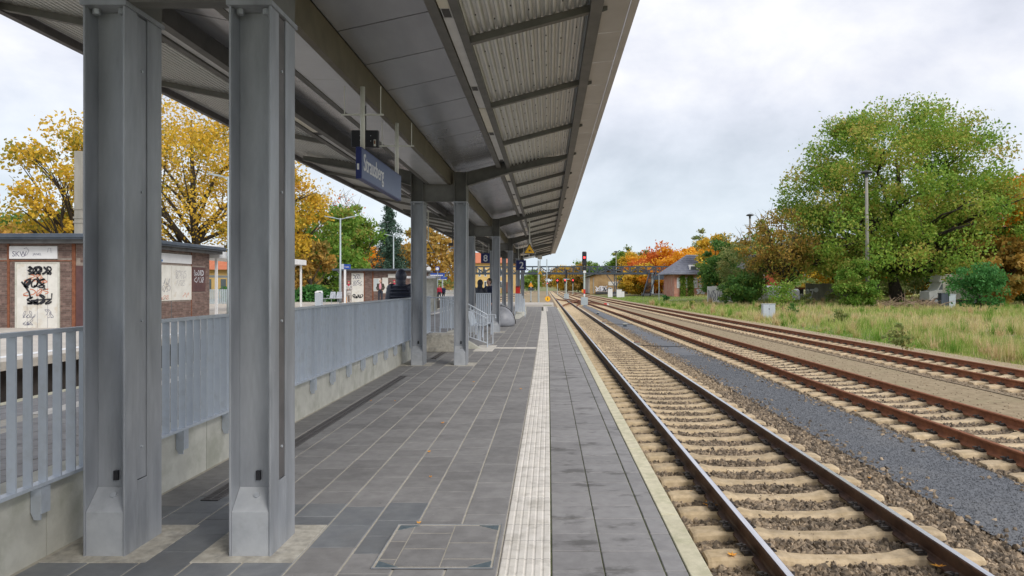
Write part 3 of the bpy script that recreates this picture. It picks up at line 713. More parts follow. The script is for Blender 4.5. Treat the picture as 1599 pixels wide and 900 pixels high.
# ------------------------------------------------------------------ canopy
XC = -2.22
can = thing('platform_canopy', 'long grey steel platform canopy on paired columns, with corrugated wings and dark rafters', 'canopy', (XC, 4.2, 0))
BAY = 10.03; FR = [4.4 + BAY * k for k in range(-1, 6)]; CEND = 60.7; CST = -6.5
def colpair(k):
    yf = 4.2 + BAY * k; D = .40
    for side, (xa, xb) in enumerate(((-2.78, -2.53), (-1.91, -1.66))):
        dx = cv(yf); xa += dx; xb += dx; t = .013
        c = MB()
        c.box(xa, xa + t, yf, yf + D, 0, 3.29)                                       # left flange
        c.box(xa + t, xb - t, yf + .12, yf + .135, 0, 3.29)                          # web
        c.box(xb - t, xb, yf, yf + .13, 0, 3.29); c.box(xb - t, xb, yf + .24, yf + D, 0, 3.29)   # right flange, slot between
        c.box(xb - t, xb, yf + .13, yf + .24, 0, .42)
        c.box(xa + t, xb - t, yf + D - .014, yf + D - .002, 0, 3.29)
        c.box(xb - .05, xb - .022, yf + .135, yf + .235, .42, 3.29)
        col = c.build('column', 'steel', can, bevel=.003 if k < 2 else 0)
        MB().box(xb - .02, xb - .008, yf + .135, yf + .235, .425, 3.28).build('cover_plate', 'cover' if side else 'steel', col)
        sh = MB(); a, b = xa + t + .002, xb - t - .002
        sh.add([(a, yf + .006, 0), (b, yf + .006, 0), (b, yf + .006, .265), (a, yf + .006, .265), (a, yf + .118, .385), (b, yf + .118, .385), (a, yf + .118, 0), (b, yf + .118, 0)],
               [(0, 1, 2, 3), (3, 2, 5, 4), (0, 3, 4, 6), (1, 7, 5, 2), (6, 4, 5, 7), (0, 6, 7, 1)])
        s = sh.build('column_shoe', 'shoe', col)
        if k < 2:
            MB().disc(((a + b) / 2 + .01, yf + .078, .347), (0, -.12, .112), .017, .012, 14).build('shoe_bolt', 'galv', col)
            MB().box((a + b) / 2 - .006, (a + b) / 2 + .02, yf + .10, yf + .118, .43, .488).build('socket', 'black', col)
            for z in (.62, 1.4, 2.2, 2.95): MB().disc((xb - .006, yf + .185, z), (1, 0, 0), .009, .012, 8).build('rivet', 'galv', col)
        pl = MB(); pl.box(xa - .012, xb + .012, yf - .012, yf + D + .012, 3.29, 3.318)
        pl.build('cap_plate', 'steel', col)
        for q in (-.078, .078):
            MB().disc(((xa + xb) / 2 + q, yf + .055, 3.272), (0, 0, 1), .022, .032, 6).build('bolt', 'galv', col)
        h = MB(); h.box(xa, xa + t, yf + .002, yf + D, 3.318, 3.93); h.box(xb - t, xb, yf + .002, yf + D, 3.318, 3.93); h.box(xa + t, xb - t, yf + .12, yf + .134, 3.318, 3.93)
        h.build('column_head', 'roofsteel', can)
    cb = MB(); dx = cv(yf)
    cb.box(-2.53 + dx, -1.91 + dx, yf + .05, yf + .062, 3.33, 3.66); cb.box(-2.53 + dx, -1.91 + dx, yf + .09, yf + .098, 3.33, 3.66)
    cb.box(-2.53 + dx, -1.91 + dx, yf + .02, yf + .12, 3.318, 3.33); cb.box(-2.53 + dx, -1.91 + dx, yf + .02, yf + .12, 3.66, 3.672)
    cb.build('cross_beam', 'roofsteel', can)
for k in range(0, 6): colpair(k)
# main longitudinal beams (channels), one per bay
def bays(name, xa, xb, za, zb, m, prof=None, inset=.0, ny=4):
    for i in range(len(FR)):
        a = FR[i] - (BAY - CST * 0 if False else 0); a = max(FR[i], CST); b = FR[i + 1] if i + 1 < len(FR) else CEND
        mb = MB()
        if prof: mb.prism(prof, a + inset, b - inset, ny)
        else: mb.box(xa, xb, a + inset, b - inset, za, zb, ny)
        mb.build(name, m, can, curve=cv)
for s in (1, -1):
    X0 = XC + s * .25; X1 = XC + s * .185                  # outer face, bottom lip edge
    a = sorted((X0, X0 - s * .014))
    bays('main_beam', 0, 0, 0, 0, 'beambrown' if s > 0 else 'roofsteel', prof=[(X0, 3.66), (X0, 3.97), (X0 - s * .012, 3.97), (X0 - s * .012, 3.672), (X1, 3.672), (X1, 3.66)] if s < 0 else
         [(X1, 3.66), (X1, 3.672), (X0 - .012, 3.672), (X0 - .012, 3.97), (X0, 3.97), (X0, 3.66)], inset=.02)
def sy_prof(s, pts): 
    q = [(XC + s * (x - XC), z) for x, z in pts]
    return q if s > 0 else q[::-1]
# soffit between the beams
pm = MB(); y = CST; 
for i in range(45):
    y0_ = CST + i * 1.5
    if y0_ + 1.5 > CEND: break
    mb = MB().box(XC - .183, XC + .183, y0_ + .003, y0_ + 1.497, 3.668, 3.68); mb.build('soffit_panel', 'soffitw', can, curve=cv)
# sloping soffit panels, 1 m apart, right wing inner zone
def wing(s, xr, zr): return XC + s * (xr - XC), zr
i = 0
for s in (1, -1):
    y = CST + .06
    while y + 1 < CEND:
        if not any(abs(y + .5 - f) < .0 for f in FR):
            e_ = -1.04 if s > 0 else -.93
            mb = MB().prism(sy_prof(s, [(-1.97, 3.985), (e_, 4.19), (e_, 4.2), (-1.97, 3.995)]), y + .009, y + .991)
            mb.build('soffit_panel', 'soffit', can, curve=cv)
        y += 1.0
# rafters at each frame (tapered) and the lighter cross bars between them
RZ = [(-1.66, 3.66, 3.95), (-.8, 3.93, 4.16), (.17, 4.15, 4.27), (.38, 4.225, 4.31)]
for f in FR:
    if f < -5.7: continue
    dx = cv(f)
    for s in (1, -1):
        mb = MB(); bot = [(XC + s * (x - XC), z) for x, z, _ in RZ]; top = [(XC + s * (x - XC), z) for x, _, z in RZ]
        if s < 0:
            bot = [(x - (.0 if i < 2 else .1 * (i - 1)), z - (0 if i < 2 else .03)) for i, (x, z) in enumerate(bot)]
            top = [(x - (.0 if i < 2 else .1 * (i - 1)), z - (0 if i < 2 else .03)) for i, (x, z) in enumerate(top)]
        poly_ = bot + top[::-1]; n = len(poly_)
        mb.add([(x + dx, f - .007, z) for x, z in poly_] + [(x + dx, f + .007, z) for x, z in poly_],
               [tuple(range(n)), tuple(range(2 * n - 1, n - 1, -1))] + [(i, n + i, n + (i + 1) % n, (i + 1) % n) for i in range(n)])
        for q in range(3):                                  # bottom flange
            (xa, za), (xb, zb) = bot[q], bot[q + 1]
            mb.bar((xa + dx, f, za - .006), (xb + dx, f, zb - .006), .16, .012)
        mb.build('rafter', 'roofsteel', can)
ctr = []
for i in range(len(FR)):
    for q in range(4):
        y = FR[i] + 2.5 * q
        if CST + .2 < y < CEND - .1: ctr.append((y, q == 0))
ctr.append((CEND - .05, False))
def sheet_z(s, x):                                          # underside line of bars at |x - XC| distance
    u = abs(x - XC)
    return 3.98 + (u - 1.45) * (.263 if s > 0 else .2)
for s in (1, -1):
    xi = 1.45 if s > 0 else 1.56; xo_ = 2.63 if s > 0 else 3.13
    for (y, isf) in ctr:
        if not isf:
            p = (XC + s * xi + cv(y), y, sheet_z(s, XC + s * xi) + .035); q = (XC + s * xo_ + cv(y), y, sheet_z(s, XC + s * xo_) + .035)
            MB().bar(p, q, .07, .07).build('purlin', 'roofsteel', can)
    # corrugated sheets per field
    for (ya, _), (yb, _) in zip(ctr[:-1], ctr[1:]):
        mb = MB(); per = .075; u = xi; pr = []
        while u < xo_:
            for (du, h) in ((0, 0), (.006, .002), (.018, .034), (.044, .034), (.056, .002), (.068, 0)):
                if u + du > xo_: break
                x = XC + s * (u + du); pr.append((x, sheet_z(s, x) + .078 + h))
            u += per
        if s < 0: pr = pr[::-1]
        mb.prism(pr, ya, yb, closed=False); mb.build('corrugated_sheet', 'corr', can, curve=cv, smooth=False)
        if s > 0 and yb < 26:                              # fixing screws
            sw = MB(); u = xi + .12
            for r_ in range(4):
                for c_ in range(7):
                    x = XC + xi + .1 + c_ * .16; sw.box(x - .006, x + .006, ya + .5 + r_ * .5 + (c_ % 2) * .2, ya + .512 + r_ * .5 + (c_ % 2) * .2, sheet_z(1, x) + .068, sheet_z(1, x) + .08)
            sw.build('sheet_screw', 'darkgrey', can, curve=cv, kind='stuff')
# closed roof deck above everything (keeps the sky out)
rd = MB()
seg(rd, XC - .3, XC + .3, CST, CEND, 4.02, 4.05)
seg(rd, XC + 1.13, XC + 1.5, CST, CEND, 4.205, 4.235); seg(rd, XC - 1.62, XC - 1.2, CST, CEND, 4.205, 4.235)
for s_ in (1, -1): seg_ = MB().prism(sy_prof(s_, [(-1.97, 4.03), (-1.05 if s_ > 0 else -.95, 4.235), (-1.05 if s_ > 0 else -.95, 4.25), (-1.97, 4.045)]), CST, CEND, 20); rd.add(seg_.v, seg_.f)
rd.build('roof_deck', 'darkgrey', can, curve=cv)
# lighting rails
for s in (1, -1):
    o_ = 0 if s > 0 else .10
    U = lambda u: XC + s * (u + o_)
    def bx(name, ua, ub, za, zb, m, ya, yb, par=can, ny=4):
        a, b = sorted((U(ua), U(ub))); return MB().box(a, b, ya, yb, za, zb, ny).build(name, m, par, curve=cv)
    for i in range(len(FR)):
        ya = max(FR[i], CST) + .09; yb = (FR[i + 1] if i + 1 < len(FR) else CEND) - .09
        r = bx('light_rail', 1.17, 1.262, 4.0, 4.2, 'roofsteel', ya, yb)
        bx('light_rail', 1.372, 1.45, 4.0, 4.16, 'roofsteel', ya, yb)
        y = ya + .12; k = 0
        while y < yb - 1.4:
            for (nm, ln, m) in (('light_cover', 1.48, 'tube'), ('speaker_grille', .24, 'vent'), ('rail_cover', 1.0, 'whitem'), ('rail_cover', 1.16, 'whitem'), ('speaker_grille', .2, 'vent'), ('rail_cover', .85, 'whitem')):
                if y + ln > yb: break
                if m == 'vent':
                    p = bx('rail_cover', 1.275, 1.362, 4.02, 4.03, 'whitem', y, y + ln - .006)
                    g = MB(); yy = y + .02
                    while yy < y + ln - .03: a, b = sorted((U(1.285), U(1.352))); g.box(a + cv(y), b + cv(y), yy, yy + .009, 4.012, 4.021); yy += .019
                    g.build('speaker_grille', 'vent', p)
                else: bx(nm, 1.272, 1.365, 4.013 if m == 'tube' else 4.02, 4.03, m, y, y + ln - .006)
                y += ln
# edge beam, eaves panels and outer trim (right wing)
bays('edge_beam', 0, 0, 0, 0, 'roofsteel', prof=[(.40, 4.27), (.515, 4.27), (.515, 4.41), (.40, 4.41)])
y = CST + .1
while y + 1 < CEND:
    MB().prism([(.52, 4.335), (.79, 4.365), (.79, 4.375), (.52, 4.345)], y + .005, y + .995).build('eaves_panel', 'fasciaw', can, curve=cv); y += 1.0
bays('eaves_trim', 0, 0, 0, 0, 'fasciaw', prof=[(.797, 4.36), (.875, 4.368), (.885, 4.56), (.797, 4.56)])
for (y, _) in ctr:
    if y < 40: MB().hexa([(.517 + cv(y), y - .05, 4.28), (.57 + cv(y), y - .05, 4.30), (.57 + cv(y), y - .04, 4.30), (.517 + cv(y), y - .04, 4.28), (.517 + cv(y), y - .05, 4.335), (.57 + cv(y), y - .05, 4.338), (.57 + cv(y), y - .04, 4.338), (.517 + cv(y), y - .04, 4.335)]).build('gusset', 'roofsteel', can)
xl = XC - 3.13
bays('eaves_trim', 0, 0, 0, 0, 'cover', prof=[(xl - .07, 4.30), (xl, 4.30), (xl, 4.5), (xl - .07, 4.5)])
bays('gutter', 0, 0, 0, 0, 'whitem', prof=[(xl - .12, 4.35), (xl - .075, 4.35), (xl - .075, 4.47), (xl - .12, 4.47)])
# end gable board
eg = MB(); eg.hexa([(-2.45, CEND, 3.7), (-2.0, CEND, 3.7), (-2.0, CEND + .02, 3.7), (-2.45, CEND + .02, 3.7), (-2.45, CEND, 4.05), (-2.0, CEND, 4.05), (-2.0, CEND + .02, 4.05), (-2.45, CEND + .02, 4.05)])
eg.v = [(x + cv(CEND), y, z) for x, y, z in eg.v]; eg.build('end_plate', 'roofsteel', can)

# ------------------------------------------------------------------ hanging signs
ss = thing('station_sign', 'long blue station name sign reading Strausberg in white, hanging on two pale poles', 'sign', (-1.91, 8, 3))
MB().box(-1.94, -1.882, 7.05, 8.94, 2.69, 3.01).build('sign_box', 'blue', ss, bevel=.004)
MB().box(-1.885, -1.8795, 7.065, 8.925, 2.705, 2.995).build('sign_face', mat('sign_face', (.055, .085, .20), (.07, .10, .22), rough=.3), ss)
text_mb('Strausberg', .25, ((-1.8795, 7.12, 2.785), (0, 1, 0), (0, 0, 1), (1, 0, 0)), sx=.80, bold=.0).build('lettering', 'white', ss)
MB().box(-1.925, -1.905, 7.046, 7.05, 2.78, 2.84).build('sticker', 'white', ss)
MT['polew'] = mat('pole_cream', (.62, .62, .55), (.7, .7, .63), rough=.4)
for y in (7.22, 8.84):
    MB().tube([(-1.915, y, 3.01), (-1.915, y, 3.655)], .024, 10).build('hanger_pole', 'polew', ss, smooth=True)
    MB().box(-2.13, -1.70, y - .008, y + .008, 3.362, 3.377).build('hanger_bar', 'polew', ss)
    for x in (-2.1, -1.73): MB().tube([(x, y, 3.377), (x, y, 3.66)], .005, 6).build('hanger_rod', 'polew', ss)
db = thing('display_board', 'small black display box seen from behind above the station name sign', 'display', (-2.10, 8.0, 3.3))
MB().box(-2.255, -1.945, 8.0, 8.06, 3.19, 3.385).build('display_case', 'black', db, bevel=.01)
MB().box(-1.995, -1.97, 7.994, 8.0, 3.20, 3.275).build('sticker', 'polew', db)
MB().box(-1.99, -1.975, 7.99, 7.994, 3.225, 3.265).build('sticker', 'rust', db)
for (x, z) in ((-2.15, 3.32), (-2.15, 3.27), (-2.03, 3.32), (-2.03, 3.26)): MB().disc((x, 7.998, z), (0, -1, 0), .005, .008, 6).build('screw', 'galv', db)
MB().box(-2.11, -2.09, 8.02, 8.04, 3.385, 3.668).build('bracket', 'darkgrey', db)
def platno(x, y, z, s, ch, label):
    t = thing('platform_number_sign', label, 'sign', (x, y, z))
    MB().box(x - s / 2, x + s / 2, y, y + s * .55, z, z + s).build('sign_box', 'blue', t)
    text_mb(ch, s * .95, ((x - s * .26 + (.05 if ch == '2' else 0), y - .002, z + s * .17), (1, 0, 0), (0, 0, 1), (0, -1, 0)), bold=.008).build('numeral', 'white', t)
    for q in (-.15, .15): MB().tube([(x + q, y + .1, z + s), (x + q, y + .1, 4.1)], .015, 6).build('hanger_rod', 'polew', t)
    return t
t = platno(X(758.5, 36), 36, Z(411, 36), .50, '8', 'square blue platform sign with a white 8 between the canopy columns')
t = platno(X(813.5, 40), 40, Z(422, 40), .56, '2', 'square blue platform sign with a white 2 under the canopy')
text_mb('1', .5, ((X(806.2, 40) - .002, 40.28, Z(421.5, 40) + .09), (0, -1, 0), (0, 0, 1), (-1, 0, 0)), bold=.006).build('numeral', 'white', t)
def warn(x, y, ztop, s, zt, label, flip=False):
    t = thing('warning_sign', label, 'warning sign', (x, y, ztop - s))
    h = s * .866
    def tri(k, yy, th, m, nm):
        c = (x, ztop - h * 2 / 3); p = [(c[0] + math.cos(a) * s * .577 * k, c[1] + math.sin(a) * s * .577 * k) for a in (PI / 2, PI * 7 / 6, PI * 11 / 6)]
        MB().add([(a, yy, b) for a, b in p] + [(a, yy + th, b) for a, b in p], [(0, 1, 2), (5, 4, 3), (0, 3, 4, 1), (1, 4, 5, 2), (2, 5, 3, 0)]).build(nm, m, t)
    tri(1.06, y + .004, .02, 'whitem', 'backing'); tri(1, y, .004, 'inkblack', 'border'); tri(.82, y - .004, .004, 'yellow', 'sign_face')
    p = MB(); c = ztop - h * .66                           # pictogram: train front and lines
    p.box(x - .07 * s, x + .09 * s, y - .008, y - .004, c - .12 * s, c + .04 * s); p.box(x + .11 * s, x + .22 * s, y - .008, y - .004, c - .12 * s, c - .08 * s); p.box(x + .11 * s, x + .17 * s, y - .008, y - .004, c - .04 * s, c)
    p.build('pictogram', 'maroon', t)
    MB().tube([(x, y + .03, ztop - .05), (x, y + .03, zt)], .022, 8).build('hanger_pole', 'polew', t)
    MB().box(x - .09, x + .09, y + .0, y + .06, zt - .04, zt).build('clamp', 'polew', t)
warn(X(826.8, 25.6), 25.6, Z(380, 25.6), .44, 4.02, 'yellow triangular warning sign hanging from the right wing of the canopy')
warn(X(668.5, 22.6), 22.6, Z(377.5, 22.6), .40, 4.02, 'yellow triangular warning sign on the left wing, half hidden by a column')
warn(X(843.5, 58.5), 58.5, Z(422, 58.5), .42, 3.9, 'small dark triangular warning sign below a white box at the far canopy end')
bx_ = thing('junction_box', 'white box under the far right corner of the canopy', 'box', (X(843, 58), 58, 3.9))
MB().box(X(839.5, 58), X(846.5, 58), 58, 58.3, Z(405, 58), Z(399, 58)).build('case', 'whitem', bx_, bevel=.01)
MB().box(X(842, 58), X(844, 58), 58.1, 58.2, Z(399, 58), 4.3).build('bracket', 'whitem', bx_)
fl = thing('floodlight', 'white tube light slung under the canopy behind the warning sign', 'lamp', (X(828, 34), 34, 3.2))
MB().tube([(X(818, 34), 34, Z(404, 34)), (X(834, 36), 36.5, Z(400, 36))], .05, 8).build('lamp_body', 'whitem', fl, smooth=True)
MB().tube([(X(826, 35), 35, Z(402, 35)), (X(826, 35), 35, 4.03)], .02, 6).build('bracket', 'whitem', fl)
cmr = thing('camera_pair', 'dark surveillance cameras on the left edge of the canopy', 'camera', (X(704, 30), 30, 3.6))
MB().box(X(700, 30), X(707, 30), 30, 30.25, Z(384, 30), Z(379.5, 30)).build('camera_body', 'darkgrey', cmr, bevel=.02)
MB().box(X(703, 30), X(708, 30), 30.3, 30.5, Z(388, 30), Z(385, 30)).build('camera_body', 'galv', cmr)
MB().tube([(X(706, 30), 30.2, Z(380, 30)), (X(706, 30), 30.2, 4.25)], .03, 6).build('bracket', 'darkgrey', cmr)

# ------------------------------------------------------------------ railing on the low concrete wall
wall = thing('parapet_wall', 'low pale concrete wall of long blocks along the left side of the platform, under the grey railing', 'wall', (-3.15, 10, 0))
for i in range(8):
    ya = 4.24 + 1.98 * (i - 1); yb = ya + 1.97
    if i == 7: yb = 17.75
    MB().prism([(-3.27, -.02), (-3.02, -.02), (-3.02, .425), (-3.04, .44), (-3.25, .445), (-3.27, .43)], ya, yb, 1).build('concrete_block', 'conc', wall, curve=cv)
fe = thing('railing', 'light grey railing of upright flat bars on brackets along the low concrete wall', 'railing', (-2.97, 10, .45))
FX = -2.965
MB().box(FX - .028, FX + .028, 2.4, 17.7, 1.335, 1.36, 8).build('top_rail', 'fence', fe, curve=cv)
MB().box(FX - .03, FX + .03, 2.4, 17.7, .455, .475, 8).build('bottom_rail', 'fence', fe, curve=cv)
BM = MB().box(-.027, .027, -.005, .005, .475, 1.335).mesh('bar', 'fence'); y = 2.56; r_ = random.Random(4)
while y < 17.65:
    piece('bar', BM, fe, (FX + cv(y), y, 0), r_.uniform(-.16, .16)); y += .1205
bk = MB(); bk.add([(.005, -.005, .455), (-.05, -.005, .455), (-.05, -.005, .30), (-.03, -.005, .255), (.005, -.005, .255), (.005, .008, .455), (-.05, .008, .455), (-.05, .008, .30), (-.03, .008, .255), (.005, .008, .255)],
                 [(0, 1, 2, 3, 4)[::-1], (5, 6, 7, 8, 9), (0, 5, 6, 1)[::-1], (1, 6, 7, 2)[::-1], (2, 7, 8, 3)[::-1], (3, 8, 9, 4)[::-1], (4, 9, 5, 0)[::-1]])
bk.v = [(x * 1 + .0, y, z) for x, y, z in bk.v]
bk.box(.005, .013, -.005, .07, .29, .455)
BK = bk.mesh('bracket', 'fence'); y = 3.3
while y < 17.5: piece('bracket', BK, fe, (FX + .0 + cv(y), y, 0)); y += .8
# stair head beyond the railing
sh = thing('stair_parapet', 'rough sandy concrete block at the head of the stairs between the second pair of columns', 'parapet', (-2.7, 17.3, 0))
mb = MB(); mb.prism([(-3.0, 0), (-2.28, 0), (-2.28, .38), (-2.36, .43), (-2.93, .44), (-3.0, .38)], 17.1, 17.75); mb.build('block', 'basecol', sh, bevel=.02)
mb = MB(); mb.hexa([(-2.7, 17.8, .30), (-2.2, 17.8, .30), (-2.2, 18.6, .30), (-2.7, 18.6, .30), (-2.6, 17.9, .45), (-2.3, 17.9, .50), (-2.3, 18.5, .50), (-2.6, 18.5, .45)]); mb.build('capstone', 'conc', sh, bevel=.02)
mb = MB(); mb.hexa([(-2.2, 18.0, 0), (-1.75, 18.0, 0), (-1.75, 18.2, 0), (-2.2, 18.2, 0), (-2.2, 18.0, .26), (-1.95, 18.0, .12), (-1.95, 18.2, .12), (-2.2, 18.2, .26)]); mb.build('wedge', 'conc', sh)
MB().box(X(743, 18.0), X(772, 18.0), 17.3, 19.0, -.02, .006).build('landing_slab', 'tactile', sh)
hr = thing('stair_handrail', 'light grey tubular handrail with thin balusters sloping down beside the second right-hand column', 'handrail', (-2.2, 18.4, 0))
HY_ = 18.4; A = (X(672, HY_), HY_); 
def hx(px, py): return (X(px, HY_), HY_, Z(py, HY_))
for nm, pts, r in (('top_rail', [hx(672, 465), hx(693, 465), hx(707, 470), hx(731, 475), hx(761, 492)], .02), ('middle_rail', [hx(693, 470), hx(731, 482), hx(761, 498)], .015),
                   ('bottom_rail', [hx(672, 519), hx(700, 520), hx(731, 526), hx(761, 536)], .015), ('end_loop', [hx(758, 492), hx(774, 492), hx(774, 497)], .02)):
    MB().tube(pts, r, 6).build(nm, 'fence', hr)
for px in (679, 687.5, 699, 705, 712, 718, 724, 730, 735, 740, 745, 750, 755, 761):
    top = np.interp(px, [672, 693, 707, 731, 761], [465, 465, 470, 475, 492]); bot = np.interp(px, [672, 700, 731, 761], [519, 520, 526, 536])
    if px == 761: bot = 544
    MB().tube([hx(px, top), hx(px, bot)], .012 if px != 761 else .02, 6).build('baluster', 'fence', hr)
MB().tube([hx(769.5, 494), hx(769.5, 537), hx(763, 538)], .016, 6).build('baluster', 'fence', hr)
def slats(name, label, x0, x1, y, z0, z1, n, cut=False):
    t = thing(name, label, 'barrier', ((x0 + x1) / 2, y, z0)); wd = (x1 - x0) / n
    for i in range(n):
        a = x0 + i * wd; zt = z1 - (max(0, (i - n * .55)) / n * .9 if cut else 0)
        MB().box(a + .006, a + wd - .006, y + (i % 2) * .012, y + .02 + (i % 2) * .012, z0, zt).build('slat', 'fence', t)
    if not cut: MB().box(x0, x1, y - .01, y + .04, z1 + .003, z1 + .035).build('top_rail', 'fence', t)
    for x in (x0 - .02, x1 - .02): MB().box(x, x + .04, y + .0, y + .04, 0, z0 + .05 if x < x1 - .1 else z0 + .05).build('post', 'fence', t)
    return t
slats('slatted_barrier', 'grey slatted railing panel across the stair opening behind the second pair of columns', X(687, 19.7), X(731, 19.7), 19.7, Z(513, 19.7), 1.28, 12)
slats('slatted_barrier', 'tall grey slatted panel between the third pair of columns, below two waiting people', X(743, 23.2), X(767, 23.2), 23.2, .35, Z(459.5, 23.2), 8)
slats('slatted_barrier', 'grey slatted panel with sloping top corner, below the red box', X(804, 36), X(820, 36), 36, Z(487, 36), Z(459, 36), 6, cut=True)
wl = thing('concrete_wedge', 'low sloping pale concrete kerb end beside the far canopy columns', 'kerb', (X(814, 37), 37, 0))
MB().hexa([(X(805, 36), 34, 0), (X(810, 34), 34, 0), (X(820, 38), 40, 0), (X(809, 38), 40, 0), (X(805, 36), 34, .02), (X(810, 34), 34, .02), (X(820, 38), 40, .42), (X(809, 38), 40, .42)]).build('block', 'conc', wl)
be = thing('bench', 'light grey wire mesh bench behind the sloping handrail', 'bench', (-2.2, 21, 0))
for i in range(3):
    y = 20.6 + i * .55; x = X(734, 21)
    s_ = MB(); s_.hexa([(x + .08, y, .42), (x + .5, y, .44), (x + .5, y + .48, .44), (x + .08, y + .48, .42), (x + .08, y, .45), (x + .5, y, .47), (x + .5, y + .48, .47), (x + .08, y + .48, .45)]); s_.build('seat', 'fence', be, bevel=.01)
    s_ = MB(); s_.hexa([(x + .05, y, .42), (x + .08, y, .42), (x + .08, y + .48, .42), (x + .05, y + .48, .42), (x - .05, y, .86), (x - .02, y, .86), (x - .02, y + .48, .86), (x - .05, y + .48, .86)]); s_.build('backrest', 'fence', be, bevel=.01)
for y in (20.8, 22.0): MB().tube([(x + .28, y, .43), (x + .28, y, 0)], .025, 6).build('leg', 'fence', be)
pod = thing('grit_bin', 'bulging grey shell-shaped bin with a dark seam standing behind the third right-hand column', 'bin', (X(785, 27.8), 28.2, 0))
px_ = X(783, 28.1); mb = MB()
pr = [(.42, 0), (.53, .03), (.56, .18), (.53, .36), (.44, .55), (.31, .70), (.15, .80), (.02, .83)]
mb.lathe(pr, (px_, 28.1, 0), 24); mb.build('shell', 'pod', pod, smooth=True)
mb = MB(); mb.tube([(px_ + .57 * math.cos(a), 28.1 - .45 * abs(math.sin(a)) - .03, .10 + .72 * math.sin(a)) for a in np.linspace(.0, 1.6, 9)], .014, 6); mb.build('seam', 'black', pod)
MB().lathe([(.12, .0), (.2, .03), (.2, .06), (.05, .08)], (px_ - .12, 28.15, .83), 14).build('lid', 'galv', pod)
rb = thing('red_box', 'small bright red box on a post by the far canopy columns', 'box', (X(808.5, 37), 37, 0))
MB().box(X(805, 37), X(812, 37), 37.0, 37.2, Z(458.5, 37), Z(447, 37)).build('case', 'red', rb, bevel=.01)
MB().box(X(805.6, 37), X(811.4, 37), 36.99, 37.0, Z(449, 37), Z(447.4, 37)).build('hood', 'black', rb)
MB().box(X(808, 37), X(809, 37), 37.05, 37.12, 0, Z(458.5, 37)).build('post', 'galv', rb)

# ------------------------------------------------------------------ opposite platform
def zo(y): return .12 + .21 * min(1, max(0, (y - 18) / 34))
OE = -11.05
op = MB(); ys = [-10, 0, 10, 18] + list(range(20, 56, 4)) + [56, 80, 110]
for y in ys: op.v += [(-32, y, zo(y)), (OE + .35 + cv(min(y, 60)), y, zo(y)), (OE + .35 + cv(min(y, 60)), y, zo(y) - .18), (-32, y, zo(y) - .18)]
for i in range(len(ys) - 1):
    for j in range(4): a, b = i * 4 + j, i * 4 + (j + 1) % 4; op.f.append((a, a + 4, b + 4, b))
n_ = (len(ys) - 1) * 4; op.f += [(0, 1, 2, 3), (n_ + 3, n_ + 2, n_ + 1, n_)]
opp = op.build('opposite_platform', 'opp', kind='structure')
ow = MB()
for i in range(len(ys) - 1): ow.hexa([(-12, ys[i], -.9), (OE, ys[i], -.9), (OE, ys[i + 1], -.9), (-12, ys[i + 1], -.9), (-12, ys[i], zo(ys[i]) - .185), (OE, ys[i], zo(ys[i]) - .185), (OE, ys[i + 1], zo(ys[i + 1]) - .185), (-12, ys[i + 1], zo(ys[i + 1]) - .185)])
ow.build('trench_wall', 'pitwall', opp)
ts = MB()
for i in range(len(ys) - 1):
    a, b = ys[i], ys[i + 1]
    ts.add([(OE - .5 + cv(min(a, 60)), a, zo(a) + .004), (OE - .2 + cv(min(a, 60)), a, zo(a) + .004), (OE - .2 + cv(min(b, 60)), b, zo(b) + .004), (OE - .5 + cv(min(b, 60)), b, zo(b) + .004)], [(0, 1, 2, 3)])
ts.build('white_line', 'white', opp)

# ------------------------------------------------------------------ brick kiosks
def kiosk(label, x0, x1, y0, y1, z0, z1, openings_f, openings_s, group=None):
    """front wall faces -y at y0, side wall faces +x at x1; openings: (a, b, za, zb) left free of bricks"""
    t = thing('brick_kiosk', label, 'kiosk', ((x0 + x1) / 2, y0, z0))
    MB().box(x0, x1, y0 + .012, y1, z0 - .1, z1).build('wall', 'mortar', t)
    bw, bh, g = .235, .062, .012; L = []
    nz_ = int((z1 - z0) / (bh + g))
    def course(tagc, lo, hi, z, off, ops):
        free = [(lo + .01, hi - .01)]
        for q in ops:
            if z < q[3] and z + bh > q[2]:
                nf = []
                for (u, v) in free:
                    if q[0] > u: nf.append((u, min(v, q[0] - .006)))
                    if q[1] < v: nf.append((max(u, q[1] + .006), v))
                free = [f for f in nf if f[1] - f[0] > .03]
        x = lo - off
        while x < hi:
            for (u, v) in free:
                a_, b_ = max(x, u), min(x + bw, v)
                if b_ - a_ > .03: L.append((tagc, a_, b_, z))
            x += bw + g
    for j in range(nz_):
        z = z0 + j * (bh + g) + .01; off = (j % 2) * (bw + g) / 2
        course('f', x0, x1, z, off, openings_f); course('s', y0, y1, z, off, openings_s)
    return t, L, bh
def lay(t, L, bh, y0, x1, lim, vis):
    L.sort(key=lambda q: 0 if vis(q) else 1); rest = MB(); me = {}
    for i, (k, a, b, z) in enumerate(L):
        key = (k, round(b - a, 2))
        if i < lim and vis((k, a, b, z)):
            if key not in me:
                w_ = b - a
                me[key] = (MB().box(-w_ / 2, w_ / 2, -.012, .02, 0, bh) if k == 'f' else MB().box(-.02, .012, -w_ / 2, w_ / 2, 0, bh)).mesh('brick', 'brick')
            piece('brick', me[key], t, ((a + b) / 2, y0 + .01 + (i % 3) * .0015, z) if k == 'f' else (x1 + .002 + (i % 3) * .0015, (a + b) / 2, z))
        elif k == 'f': rest.box(a, b, y0 - .004, y0 + .02, z, z + bh)
        else: rest.box(x1 - .02, x1 + .012, a, b, z, z + bh)
    if rest.v: rest.build('brick', 'brick', t, kind='stuff')
KX1, KY = -15.6, 24.3
def kx(px): return X(px, KY)
dA, dB = kx(27), kx(91)
def ky(px): return KX1 * F / (px - HX)                      # depth of a column px on the side wall
